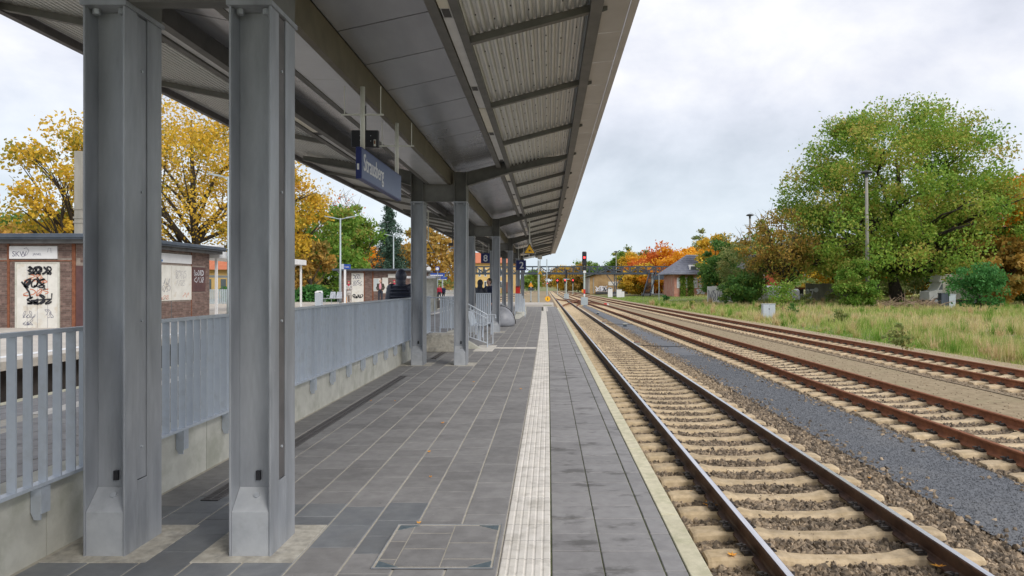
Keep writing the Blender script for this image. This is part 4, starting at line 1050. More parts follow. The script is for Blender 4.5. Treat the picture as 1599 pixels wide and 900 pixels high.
of = [(dA - .06, dB + .06, .0, 2.42), (kx(16), kx(90.5), 2.54, 2.97), (kx(11), kx(16), 0, 3.2), (kx(112), kx(119), 0, 3.2), (kx(-20), kx(125), 2.44, 2.5),
      (kx(118), kx(135), .1, 2.35)]
os_ = [(26.0, ky(298), .98, 2.47), (26.0, ky(298), 2.52, 2.95), (ky(299.5), ky(320), 1.33, 2.45)]
t, L, bh = kiosk('long brown brick kiosk with graffiti on its white door, nearest across the tracks', -20.5, KX1, KY, 32.3, .12, 3.12, of, os_)
lay(t, L, bh, KY, KX1, 290, lambda q: (q[0] == 'f' and q[1] > -19.2 and q[2] < kx(127)))
FW = ((0, KY, 0), (1, 0, 0), (0, 0, 1), (0, -1, 0))
door = MB().box(dA, dB, KY - .02, KY + .02, .1, 2.37).build('door', 'whitep', t)
for f_ in (.25, .5, .75): MB().box(dA + (dB - dA) * f_ - .004, dA + (dB - dA) * f_ + .004, KY - .023, KY - .02, .15, 2.3).build('groove', 'inkgrey', door)
fr = MB(); fr.box(dA - .06, dA, KY - .035, KY + .02, .1, 2.42); fr.box(dB, dB + .06, KY - .035, KY + .02, .1, 2.42); fr.box(dA, dB, KY - .035, KY + .02, 2.372, 2.42)
fr.build('door_frame', 'conc', t)
sgn = MB().box(kx(16), kx(90.5), KY - .05, KY + .0, 2.54, 2.97).build('sign_board', 'white', t)
for (a, b) in ((kx(12), kx(15.5)), (kx(113), kx(118.5)), (kx(140), kx(146))): MB().box(a, b, KY - .03, KY + .0, .12, 3.1).build('rusty_post', 'rust', t)
MB().box(kx(-20), kx(112), KY - .026, KY, 2.45, 2.49).build('rusty_beam', 'rust', t)
MB().box(kx(119), kx(135), KY - .02, KY, .2, 2.3).build('panel', 'maroon', t)
rg = random.Random(12)
def graf(mat_, calls, frame, parent, lim=None):
    mb = MB()
    for c in calls: scribble(mb, frame, *c, rg)
    return mb.build('graffiti', mat_, parent)
FD = ((0, KY - .024, 0), (1, 0, 0), (0, 0, 1), (0, -1, 0))
dw = dB - dA
graf('inkred', [(dA + .18 * dw, dB - .25 * dw, 1.72, 2.0, .025, 4), (dA + .15 * dw, dB - .22 * dw, 1.25, 1.5, .025, 4)], FD, door)
FD2 = ((0, KY - .03, 0), (1, 0, 0), (0, 0, 1), (0, -1, 0))
graf('inkblack', [(dA + .28 * dw, dB - .15 * dw, 2.0, 2.27, .06, 5), (dA + .18 * dw, dB - .3 * dw, 1.55, 1.85, .055, 3), (dA + .25 * dw, dB - .15 * dw, .98, 1.3, .06, 4)], FD2, door)
mb = MB(); ribbon(mb, [(dA + .12 * dw, 1.75), (dA + .3 * dw, 1.4), (dA + .35 * dw, 1.15)], .06, FD2); ribbon(mb, [(dA + .35 * dw, 1.1), (dA + .85 * dw, 1.15), (dA + .86 * dw, 1.35)], .05, FD2); ribbon(mb, [(dA + .5 * dw, 1.9), (dA + .7 * dw, 1.5), (dA + .42 * dw, 1.62)], .05, FD2)
mb.build('graffiti', 'inkblack', door)
graf('inkgrey', [(dA + .15 * dw, dA + .45 * dw, .5, .75, .014, 4), (dA + .15 * dw, dA + .4 * dw, .25, .5, .014, 3), (dA + .68 * dw, dB - .1 * dw, .5, .8, .014, 3)], FD, door)
FS = ((0, KY - .052, 0), (1, 0, 0), (0, 0, 1), (0, -1, 0))
text_mb('SKW', .26, ((kx(20.5), KY - .052, 2.62), (1, 0, 0), (0, 0, 1), (0, -1, 0)), sx=.9, ext=.002).build('graffiti', 'inkgrey', sgn)
text_mb('JANEL', .11, ((kx(53), KY - .052, 2.66), (1, 0, 0), (0, 0, 1), (0, -1, 0)), ext=.002).build('graffiti', 'inkgrey', sgn)
mb = MB(); ribbon(mb, [(kx(36), 2.6), (kx(44), 2.68), (kx(47), 2.82), (kx(43), 2.92), (kx(39), 2.88)], .014, FS); ribbon(mb, [(kx(76), 2.76), (kx(77), 2.9), (kx(81), 2.9), (kx(81.5), 2.74)], .01, FS); mb.build('graffiti', 'inkgrey', sgn)
# side wall boards
ya, yb, yc = 26.0, ky(267), ky(298)
for (a, b) in ((ya, yb - .02), (yb + .02, yc)): MB().box(KX1 - .01, KX1 + .03, a, b, 1.0, 2.45).build('board', 'whitep', t)
sb = MB().box(KX1 - .01, KX1 + .04, ya, yc, 2.55, 2.93).build('sign_board', 'white', t)
MB().box(KX1 - .01, KX1 + .025, ky(299.5), ky(320), 1.35, 2.43).build('panel', 'maroon', t)
MB().box(KX1 - .01, KX1 + .028, yc + .01, yc + .05, .1, 3.1).build('rusty_post', 'rust', t)
MB().box(KX1 - .01, KX1 + .024, yb - .015, yb + .015, .1, .98).build('groove', 'tar', t)
SW = ((KX1 + .042, 0, 0), (0, 1, 0), (0, 0, 1), (1, 0, 0))
text_mb('BYLE.', .40, ((KX1 + .042, ky(252.5), 2.60), (0, 1, 0), (0, 0, 1), (1, 0, 0)), sx=1.25, bold=.02, ext=.003, align='RIGHT').build('lettering', 'inkblue', sb)
SB = ((KX1 + .031, 0, 0), (0, 1, 0), (0, 0, 1), (1, 0, 0))
graf('inkgrey', [(ky(254), ky(264), 1.65, 1.9, .015, 3), (ky(252), ky(265), 1.35, 1.62, .015, 4)], SB, t)
graf('inkgrey', [(ky(273), ky(290), 1.9, 2.25, .01, 4), (ky(273), ky(288), 1.6, 1.85, .008, 4)], SB, t)
graf('inkwhite', [(ky(302), ky(317), 2.05, 2.3, .02, 5), (ky(302), ky(317), 1.75, 2.0, .018, 4)], ((KX1 + .027, 0, 0), (0, 1, 0), (0, 0, 1), (1, 0, 0)), t)
graf('inkred', [(ky(248), ky(262), 1.05, 1.22, .018, 3), (ky(284), ky(294), 1.12, 1.3, .02, 2)], SB, t)
# roof with fascia and gutter
rf = MB().box(-20.9, KX1 + .42, KY - .42, 32.9, 3.20, 3.30).build('roof', 'tar', t)
MB().box(-20.9, KX1 + .36, KY - .36, 32.85, 3.06, 3.20).build('eaves_board', 'tar', rf)
fs = MB(); fs.box(-20.9, KX1 + .45, KY - .5, KY - .42, 3.18, 3.38); fs.box(KX1 + .42, KX1 + .5, KY - .5, 32.9, 3.18, 3.38)
fs.build('gutter', 'slateroof', rf, bevel=.02)
fs = MB(); fs.box(-20.9, KX1 + .55, KY - .56, KY - .5, 3.25, 3.31); fs.box(KX1 + .5, KX1 + .56, KY - .56, 32.95, 3.25, 3.31); fs.build('gutter_lip', 'slateroof', rf)
pn = MB(); pn.hexa([(KX1 - 2.5, 30.8, 3.38), (KX1 + .4, 32.2, 3.38), (KX1 + .4, 32.9, 3.38), (KX1 - 2.5, 31.8, 3.38), (KX1 - 2.5, 30.8, 3.44), (KX1 + .4, 32.2, 3.44), (KX1 + .4, 32.9, 3.5), (KX1 - 2.5, 31.8, 3.5)]); pn.build('flashing', 'white', rf)

# second kiosk
K2Y = 54.6; x0, x1 = X(530, K2Y), X(650, K2Y)
def k2(px): return X(px, K2Y)
def z2(py): return Z(py, K2Y)
of = [(k2(549), k2(568), .3, z2(426.5)), (k2(583), k2(594.5), z2(455), z2(435)), (k2(597), k2(606), z2(458), z2(434)), (k2(606), k2(618), z2(434), z2(428)), (k2(567.5), k2(569.5), 0, 5), (k2(581.5), k2(583), 0, 5)]
t, L, bh = kiosk('second brown brick kiosk with a white graffiti door, behind the waiting people', x0, x1, K2Y, 61, .33, z2(423.5), of, [])
lay(t, L, bh, K2Y, x1, 0, lambda q: False)
F2 = ((0, K2Y - .03, 0), (1, 0, 0), (0, 0, 1), (0, -1, 0))
d2 = MB().box(k2(549), k2(568), K2Y - .025, K2Y, .3, z2(427)).build('door', 'whitep', t)
graf('inkgrey', [(k2(551), k2(563), z2(436), z2(429), .04, 3), (k2(551), k2(565), z2(446), z2(438), .03, 4)], F2, d2); graf('inkblack', [(k2(551), k2(567), z2(465.5), z2(460), .07, 4)], F2, d2)
wn = MB().box(k2(583), k2(594.5), K2Y - .02, K2Y, z2(455), z2(435)).build('window', 'whitep', t); MB().box(k2(584), k2(591.5), K2Y - .03, K2Y - .02, z2(454), z2(436)).build('pane', 'glassl', wn)
MB().box(k2(597), k2(606), K2Y - .02, K2Y, z2(458), z2(434)).build('board', 'whitep', t); MB().box(k2(606), k2(618), K2Y - .03, K2Y, z2(434), z2(428)).build('sign_board', 'whitep', t)
for px in (568.5, 582.3): MB().box(k2(px) - .05, k2(px) + .05, K2Y - .02, K2Y, .33, z2(424)).build('rusty_post', 'rust', t)
rf = MB().box(x0 - .35, x1 + .2, K2Y - .45, 61.2, z2(423.5), z2(420.5)).build('roof', 'tar', t)
MB().box(x0 - .4, x1 + .25, K2Y - .5, K2Y - .45, z2(422.8), z2(420)).build('gutter', 'slateroof', rf)
MB().tube([(k2(529), K2Y - .4, z2(422)), (k2(531), K2Y - .1, z2(428)), (k2(531), K2Y - .1, .35)], .05, 6).build('downpipe', 'postg', t)

# shelter, bin, seats, lamps
t = thing('waiting_shelter', 'open shelter with a flat white roof on slim white posts, beside the brick kiosk', 'shelter', (-16.3, 38, .2))
MB().box(-17.4, -15.45, 33.0, 44.8, 2.9, 3.22).build('roof', 'white', t, bevel=.02)
for (x, y) in ((-15.7, 33.2), (-17.1, 33.3), (-15.7, 44.5), (-17.1, 44.5), (-15.7, 38.8)): MB().box(x - .05, x + .05, y - .05, y + .05, zo(y) - .02, 2.9).build('post', 'white', t)
for (a, b) in ((33.4, 38.7), (38.9, 44.4)): MB().box(-17.12, -17.09, a, b, 2.02, 2.14).build('glass_rail', 'postg', t)
sb = thing('shelter_bench', 'white bench under the flat-roofed shelter', 'bench', (-16.6, 43.5, .3))
MB().box(-16.9, -16.4, 41.5, 44.2, .68, .73).build('seat', 'postg', sb)
for y in (41.7, 44.0): MB().tube([(-16.6, y, .26), (-16.6, y, .68)], .03, 6).build('leg', 'postg', sb)
MB().box(-17.0, -16.95, 41.5, 44.2, 1.35, 1.45).build('backrest', 'postg', sb)
def at(px, y): return X(px, y)
lb = thing('litter_bin', 'tall light grey litter bin with a dark sloping slot, beside the metal seats', 'litter bin', (at(496.5, 46), 46, zo(46)))
MB().box(at(491.5, 46), at(501.5, 46), 46, 46.4, zo(46), zo(46) + .85).build('case', 'fence', lb, bevel=.01)
MB().hexa([(at(491.5, 46), 46, zo(46) + .852), (at(501.5, 46), 46, zo(46) + .852), (at(501.5, 46), 46.4, zo(46) + .852), (at(491.5, 46), 46.4, zo(46) + .852), (at(491.5, 46), 46, zo(46) + .9), (at(501.5, 46), 46, zo(46) + .9), (at(500, 46), 46.4, zo(46) + .98), (at(492, 46), 46.4, zo(46) + .98)]).build('lid', 'white', lb)
MB().box(at(498, 46), at(501, 46), 45.98, 46, zo(46) + .87, zo(46) + .9).build('slot', 'black', lb)
st = thing('metal_bench', 'row of light grey perforated metal seats beside the tall bin', 'bench', (at(518, 48), 48, zo(48)))
for i, px in enumerate((504, 514, 524)):
    x = at(px, 48); zz = zo(48)
    s_ = MB(); s_.hexa([(x, 47.6, zz + .43), (x + .42, 47.6, zz + .43), (x + .42, 48.05, zz + .40), (x, 48.05, zz + .40), (x, 47.6, zz + .46), (x + .42, 47.6, zz + .46), (x + .42, 48.05, zz + .44), (x, 48.05, zz + .44)]); s_.build('seat', 'galv', st)
    if i: s_ = MB(); s_.hexa([(x, 48.05, zz + .42), (x + .42, 48.05, zz + .42), (x + .42, 48.08, zz + .42), (x, 48.08, zz + .42), (x + .05, 48.2, zz + .88), (x + .37, 48.2, zz + .88), (x + .37, 48.23, zz + .88), (x + .05, 48.23, zz + .88)]); s_.build('backrest', 'galv', st)
    MB().tube([(x - .04, 47.7, zz + .5), (x - .04, 47.6, zz + .62), (x - .04, 48.05, zz + .62)], .02, 6).build('armrest', 'galv', st)
    MB().tube([(x + .2, 47.85, zz), (x + .2, 47.85, zz + .42)], .025, 6).build('leg', 'galv', st)
def lamp(px, y, ztop, z0, half, label, dx=0):
    x = X(px, y); t = thing('platform_lamp', label, 'lamp post', (x, y, z0), 0, 'slim grey double-armed lamp posts on the far platform')
    MB().tube([(x, y, z0), (x, y, z0 + 1.2), (x, y, ztop)], [.10, .075, .055], 8).build('post', 'postg', t, smooth=True)
    for s in (-1, 1):
        a = MB(); a.tube([(x, y, ztop - .08), (x + s * half * .4, y, ztop + .02)], .035, 6); a.build('arm', 'postg', t)
        h = MB(); h.hexa([(x + s * half * .35 + q * 0, y - .12, ztop - .02) if False else (x + s * half * .38, y - .12, ztop - .02), (x + s * half, y - .1, ztop + .12), (x + s * half, y + .1, ztop + .12), (x + s * half * .38, y + .12, ztop - .02),
                          (x + s * half * .38, y - .12, ztop + .07), (x + s * half, y - .1, ztop + .17), (x + s * half, y + .1, ztop + .17), (x + s * half * .38, y + .12, ztop + .07)])
        h.build('lamp_head', 'postg', t)
lamp(531.5, 52, Z(341, 52), zo(52), 1.15, 'slim grey double-armed lamp post by the second kiosk corner')
lamp(614.5, 70, Z(368, 70), zo(70), .9, 'slim grey double-armed lamp post in front of the spruce')
lamp(691.5, 112, Z(398, 112), zo(90), 1.2, 'small far double-armed lamp post in front of the yellow tree')
lamp(357, 33.5, Z(276, 33.5), zo(33), 1.0, 'grey double-armed lamp post hidden behind the second column, only its left arm showing')
sp = thing('station_sign', 'small blue station name sign on a white post across the tracks', 'sign', (at(538.5, 50.5), 50.5, zo(50)))
MB().box(at(537, 50.5), at(540, 50.5), 50.5, 50.6, zo(50), Z(420, 50.5)).build('post', 'white', sp)
MB().box(at(533.5, 50.5), at(537.3, 50.5), 50.45, 50.5, Z(420.5, 50.5), Z(412.5, 50.5)).build('sign_edge', 'fence', sp)
MB().box(at(537.4, 50.5), at(547.5, 50.5), 50.45, 50.5, Z(420.5, 50.5), Z(413, 50.5)).build('sign_face', 'bluel', sp)
text_mb('Strausberg', .14, ((at(538.2, 50.5), 50.445, Z(418, 50.5)), (1, 0, 0), (0, 0, 1), (0, -1, 0)), sx=.55, ext=.003).build('lettering', 'white', sp)
# far left platform furniture
wt = thing('concrete_mast', 'square concrete mast with banded rings behind the near kiosk', 'mast', (X(121, 36), 36, 0))
MB().box(X(115.5, 36), X(128, 36), 36, 36.4, 0, Z(236, 36)).build('shaft', 'lampc', wt, bevel=.02)
for py in (326, 340, 347): MB().box(X(114.5, 36), X(129, 36), 35.97, 36.43, Z(py + 1.5, 36), Z(py - 1.5, 36)).build('band', 'lampc', wt)
for (px0, px1, py0, py1, y, tx) in ((670, 694, 432.5, 426.5, 75, 'a'), (683, 698, 437, 433, 74, 'b')):
    b = thing('info_board', 'blue station information board, %s of the two between the second columns' % ('upper' if py1 == 426.5 else 'lower'), 'sign', (X((px0 + px1) / 2, y), y, .33))
    MB().box(X(px0, y), X(px1, y), y, y + .15, Z(py0, y), Z(py1, y)).build('board', 'bluel', b)
    mb = MB(); 
    for i in range(7): xx = X(px0 + 2 + i * (px1 - px0 - 4) / 7, y); mb.box(xx, xx + .16, y - .01, y, Z(py1 + 4.5, y), Z(py1 + 3, y)); 
    mb.build('lettering', 'white', b, kind='stuff')
    MB().tube([(X((px0 + px1) / 2, y), y + .07, .3), (X((px0 + px1) / 2, y), y + .07, Z(py0, y))], .06, 6).build('post', 'postg', b)
ck = thing('station_clock', 'round white station clock by the second left-hand column', 'clock', (X(669, 60), 60, 2.5))
MB().disc((X(669.5, 60), 60, Z(420, 60)), (0, 1, 0), .19, .12, 20).build('clock_face', 'white', ck)
MB().tube([(X(669.5, 60), 60.1, Z(424, 60)), (X(669.5, 60), 60.1, .33)], .05, 6).build('post', 'postg', ck)
ck = thing('round_sign', 'small round white sign on a blue square plate', 'sign', (X(683, 60), 60, 2.5))
MB().box(X(680, 60), X(686, 60), 60, 60.05, Z(423.5, 60), Z(416.5, 60)).build('plate', 'bluel', ck); MB().disc((X(683, 60), 59.98, Z(420, 60)), (0, 1, 0), .13, .03, 16).build('sign_face', 'white', ck)
MB().tube([(X(683, 60), 60.1, Z(420, 60)), (X(683, 60), 60.1, .33)], .04, 6).build('post', 'postg', ck)
sd_ = thing('platform_hut', 'small pale grey hut with a white flat roof seen between the second pair of columns', 'hut', (X(678, 40), 40, .25))
MB().box(X(640, 38), X(677, 38), 38, 39.2, .2, Z(435, 38)).build('wall', 'conc', sd_); MB().box(X(636, 38), X(682, 38), 37.6, 39.4, Z(435, 38), Z(431.5, 38)).build('roof', 'white', sd_)
pk = thing('picket_fence', 'short white picket fence between the second pair of columns', 'fence', (X(702, 60), 60, .33))
for i in range(9): xx = X(696 + i * 1.5, 60); MB().box(xx, xx + .05, 60, 60.03, .33, Z(453, 60)).build('picket', 'white', pk)
MB().box(X(695, 60), X(711, 60), 60.03, 60.05, 1.0, 1.07).build('rail', 'white', pk)

# ------------------------------------------------------------------ people
def organic(name, parts, m, parent, voxel=.02, sm=4):
    """union of tapered limbs and lumps merged into one continuous surface"""
    mb = MB()
    for p in parts:
        if p[0] == 'l':
            pts, rr = p[1], p[2]; mb.tube(pts, rr, 10)
            for q, r in zip(pts, rr): mb.ell(q, (r, r, r), 8, 6)
        else: mb.ell(p[1], p[2], 14, 10)
    o = mb.build(name, m, parent, local=True)
    r = o.modifiers.new('merge', 'REMESH'); r.mode = 'VOXEL'; r.voxel_size = voxel
    s = o.modifiers.new('soft', 'SMOOTH'); s.factor = .5; s.iterations = sm
    bpy.context.view_layer.update(); dg = bpy.context.evaluated_depsgraph_get()
    me = bpy.data.meshes.new_from_object(o.evaluated_get(dg)); old = o.data; o.modifiers.clear(); o.data = me; bpy.data.meshes.remove(old)
    if not me.materials: me.materials.append(MT[m])
    me.polygons.foreach_set('use_smooth', [True] * len(me.polygons))
    return o
def person(label, loc, h, rz, top, legs, hair='hair', arms='down', puffy=False, sit=False, hood=False, backpack=None, coat_len=.0, inner=None, vox=.02, shoes='jblack', scarf=None, bald=False, hold=None):
    """local frame: facing -y, feet at z = 0"""
    k = h / 1.75; t = thing('person', label, 'person', loc, rz)
    S = lambda x, y, z: (x * k, y * k, z * k)
    hip = .50 if sit else .92; dz = hip - .92
    body = []; cl_top = []; cl_leg = []; sh_ = []
    body += [('e', S(0, 0, 1.62 + dz), (.078 * k, .095 * k, .115 * k)), ('e', S(0, -.03, 1.57 + dz), (.06 * k, .07 * k, .07 * k)), ('l', [S(0, .01, 1.40 + dz), S(0, 0, 1.56 + dz)], [.06 * k, .052 * k]),
             ('e', S(0, 0, 1.2 + dz), (.17 * k, .11 * k, .24 * k)), ('e', S(0, 0, .98 + dz), (.155 * k, .11 * k, .14 * k)),
             ('e', S(0, -.098, 1.60 + dz), (.014 * k, .022 * k, .022 * k)), ('e', S(.08, 0, 1.61 + dz), (.012 * k, .02 * k, .03 * k)), ('e', S(-.08, 0, 1.61 + dz), (.012 * k, .02 * k, .03 * k)),
             ('e', S(0, -.085, 1.555 + dz), (.028 * k, .014 * k, .010 * k))]
    for s in (-1, 1):
        sp_ = S(s * .19, 0, 1.38 + dz)
        if arms == 'down': el = S(s * .245, .02, 1.10 + dz); wr = S(s * .25, -.04, .86 + dz); hd = S(s * .25, -.06, .79 + dz)
        elif arms == 'pocket': el = S(s * .27, .05, 1.12 + dz); wr = S(s * .2, -.10, .98 + dz); hd = S(s * .17, -.12, .95 + dz)
        else: el = S(s * .24, -.02, 1.12 + dz); wr = S(s * .08, -.22, 1.12 + dz); hd = S(s * .02, -.25, 1.12 + dz)
        body += [('l', [sp_, el, wr], [.055 * k, .045 * k, .03 * k]), ('e', hd, (.03 * k, .022 * k, .045 * k))]
        for f_ in range(4): body.append(('l', [(hd[0] + s * (.018 - .011 * f_) * k, hd[1] - .005 * k, hd[2] - .03 * k), (hd[0] + s * (.02 - .011 * f_) * k, hd[1] - .02 * k, hd[2] - (.085 - .006 * abs(f_ - 1)) * k)], [.009 * k, .007 * k]))
        body.append(('l', [(hd[0] - s * .02 * k, hd[1] - .01 * k, hd[2] - .005 * k), (hd[0] - s * .035 * k, hd[1] - .035 * k, hd[2] - .04 * k)], [.01 * k, .008 * k]))
        g = .016
        cl_top.append(('l', [sp_, el, wr], [(.062 + g) * k * (1.25 if puffy else 1), (.052 + g) * k * (1.25 if puffy else 1), (.04 + g) * k]))
        if sit: kn = S(s * .10, -.46, .50); an = S(s * .10, -.50, .09); hp = S(s * .10, 0, .50)
        else: hp = S(s * .095, 0, .92); kn = S(s * .105, -.01, .49); an = S(s * .115, .02, .09)
        body += [('l', [hp, kn, an], [.085 * k, .055 * k, .04 * k])]
        cl_leg += [('l', [hp, kn, (an[0], an[1], an[2] + .02)], [.10 * k, .07 * k, .055 * k])]
        sh_ += [('e', (an[0], an[1] - .06 * k, .045 * k), (.045 * k, .125 * k, .045 * k))]
    cl_leg += [('e', S(0, 0, .98 + dz), (.17 * k, .125 * k, .13 * k))]
    if puffy:
        for i in range(9):
            z = .88 + i * .068; wv = [.225, .235, .24, .245, .25, .25, .25, .235, .19][i]
            cl_top.append(('e', S(0, .0, z + dz), (wv * k, wv * .74 * k, .037 * k)))
        for s in (-1, 1):
            for i in range(6):
                q = i / 5; cl_top.append(('e', S(s * (.21 + .05 * q), .0, 1.38 - .4 * q + dz), (.088 * k, .09 * k, .038 * k)))
    else:
        cl_top += [('e', S(0, 0, 1.24 + dz), (.20 * k, .135 * k, .22 * k)), ('e', S(0, 0, 1.02 + dz), (.185 * k, .135 * k, .16 * k)), ('e', S(0, .01, 1.40 + dz), (.15 * k, .09 * k, .06 * k))]
    if coat_len: cl_top.append(('l', [S(0, 0, 1.0 + dz), S(0, 0, 1.0 - coat_len + dz)], [.17 * k, .21 * k]))
    organic('body', body, 'skin', t, vox * .8, 2)
    organic('trousers', cl_leg, legs, t, vox, 3)
    organic('jacket', cl_top, top, t, vox * (.9 if puffy else 1), 0 if puffy else 3)
    organic('shoes', sh_, shoes, t, vox, 2)
    if inner: MB().ell(S(0, -.085, 1.2 + dz), (.10 * k, .075 * k, .25 * k), 12, 8).build('shirt', inner, t, local=True, smooth=True)
    if hood: organic('hood', [('e', S(0, .02, 1.62 + dz), (.115 * k, .125 * k, .145 * k)), ('e', S(0, .04, 1.50 + dz), (.10 * k, .10 * k, .09 * k)), ('e', S(0, .05, 1.43 + dz), (.125 * k, .11 * k, .045 * k))], top, t, vox, 3)
    elif not bald: organic('hair', [('e', S(0, .025, 1.655 + dz), (.088 * k, .10 * k, .10 * k)), ('e', S(0, .05, 1.60 + dz), (.08 * k, .07 * k, .10 * k))], hair, t, vox * .8, 2)
    if scarf: organic('scarf', [('e', S(0, -.01, 1.47 + dz), (.11 * k, .11 * k, .06 * k)), ('e', S(0, -.06, 1.40 + dz), (.08 * k, .07 * k, .07 * k)), ('e', S(0, .02, 1.66 + dz), (.095 * k, .11 * k, .09 * k))], scarf, t, vox, 2)
    if backpack: organic('backpack', [('e', S(0, .20, 1.26 + dz), (.15 * k, .11 * k, .20 * k)), ('e', S(0, .22, 1.12 + dz), (.16 * k, .11 * k, .12 * k)), ('l', [S(.1, .12, 1.42), S(.13, -.08, 1.36), S(.12, -.12, 1.15)], [.02, .02, .02])], backpack, t, vox, 2)
    if hold: MB().box(*[q * k for q in (-.12, -.0, -.30, -.2, .25, .62)]).build('bag', hold, t, local=True, bevel=.02)
    return t
person('person in a ribbed black padded jacket with hood up, behind the grey railing', (X(626.5, 15.6), 15.6, .02), 1.95, PI, 'jpuff', 'jblack', puffy=True, hood=True, vox=.014)
person('person in a dark jacket with a black backpack, back turned, behind a slatted panel', (X(750, 29), 29, 0), 1.86, PI - .2, 'jblack', 'jblack', backpack='jblack', hood=True)
person('person in a navy jacket with short dark hair beside the one with the backpack', (X(763.5, 29.4), 29.4, 0), 1.93, -.9, 'jnavy', 'jblack')
person('person in a patterned pale coat and dark red scarf by the blue sign', (at(544.5, 51), 51, zo(51)), 1.62, .2, 'jwhite', 'jwhite', scarf='jred', arms='front', coat_len=.25, shoes='jwhite', vox=.022)
MBx = thing('yellow_bag', 'small yellow bag standing at the feet of the person in the pale coat', 'bag', (at(538.8, 50.8), 50.8, zo(50.8)))
MB().box(at(537, 50.8), at(541, 50.8), 50.75, 50.9, zo(50.8), zo(50.8) + .45).build('bag_body', 'orange', MBx, bevel=.02); MB().tube([(at(538, 50.8), 50.8, zo(50.8) + .45), (at(539, 50.8), 50.8, zo(50.8) + .55), (at(540, 50.8), 50.8, zo(50.8) + .45)], .01, 5).build('handle', 'orange', MBx)
person('bald person in a pink shirt and open dark jacket by the kiosk window', (at(594, 52), 52, zo(52)), 1.74, .1, 'jolive', 'jblack', arms='pocket', inner='jpink', bald=True, vox=.022)
person('person in a teal jacket half hidden behind the padded jacket', (at(609, 52.4), 52.4, zo(52)), 1.55, .7, 'jteal', 'jblack', arms='front', vox=.024)
person('person in a black coat and red hat beside the one in teal', (at(615.5, 51.5), 51.5, zo(52)), 1.7, .4, 'jblack', 'jblack', scarf='jred', vox=.024)
person('person sitting under the white-roofed shelter, black trousers showing', (-16.35, 43.2, .27), 1.75, PI / 2, 'jblack', 'jblack', sit=True, arms='front', shoes='darkgrey')
person('person in a red jacket standing far off between the second columns', (X(686, 60), 60, .33), 1.35, .3, 'jred', 'jblack', vox=.026)
person('person in a dark jacket standing beside the far one in red', (X(692.5, 61), 61, .33), 1.3, -.3, 'jnavy', 'jblack', vox=.026)

# ------------------------------------------------------------------ trees
def leaf_mesh(name, P, size, tint, m, rng, flat=.0, narrow=.62):
    """P (n,3) leaf centres -> one mesh of randomly turned leaf faces with a tint value each"""
    n = len(P); a = rng.normal(size=(n, 3)); a /= np.linalg.norm(a, axis=1)[:, None]
    b = rng.normal(size=(n, 3)); 
    if flat: a[:, 2] *= flat; b[:, 2] *= flat; a /= np.linalg.norm(a, axis=1)[:, None]
    b -= (a * b).sum(1)[:, None] * a; b /= np.linalg.norm(b, axis=1)[:, None]
    s = size * rng.uniform(.6, 1.4, n)[:, None]
    V = np.empty((n, 4, 3)); V[:, 0] = P - a * s; V[:, 1] = P + b * s * narrow; V[:, 2] = P + a * s; V[:, 3] = P - b * s * narrow
    me = bpy.data.meshes.new(name); me.vertices.add(4 * n); me.vertices.foreach_set('co', V.ravel())
    me.loops.add(4 * n); me.loops.foreach_set('vertex_index', np.arange(4 * n))
    me.polygons.add(n); me.polygons.foreach_set('loop_start', np.arange(n) * 4); me.polygons.foreach_set('loop_total', np.full(n, 4))
    at = me.attributes.new('tint', 'FLOAT', 'POINT'); at.data.foreach_set('value', np.repeat(np.clip(tint, 0, 1), 4).astype(np.float32))
    me.update(); me.validate(); me.materials.append(MT[m]); return me
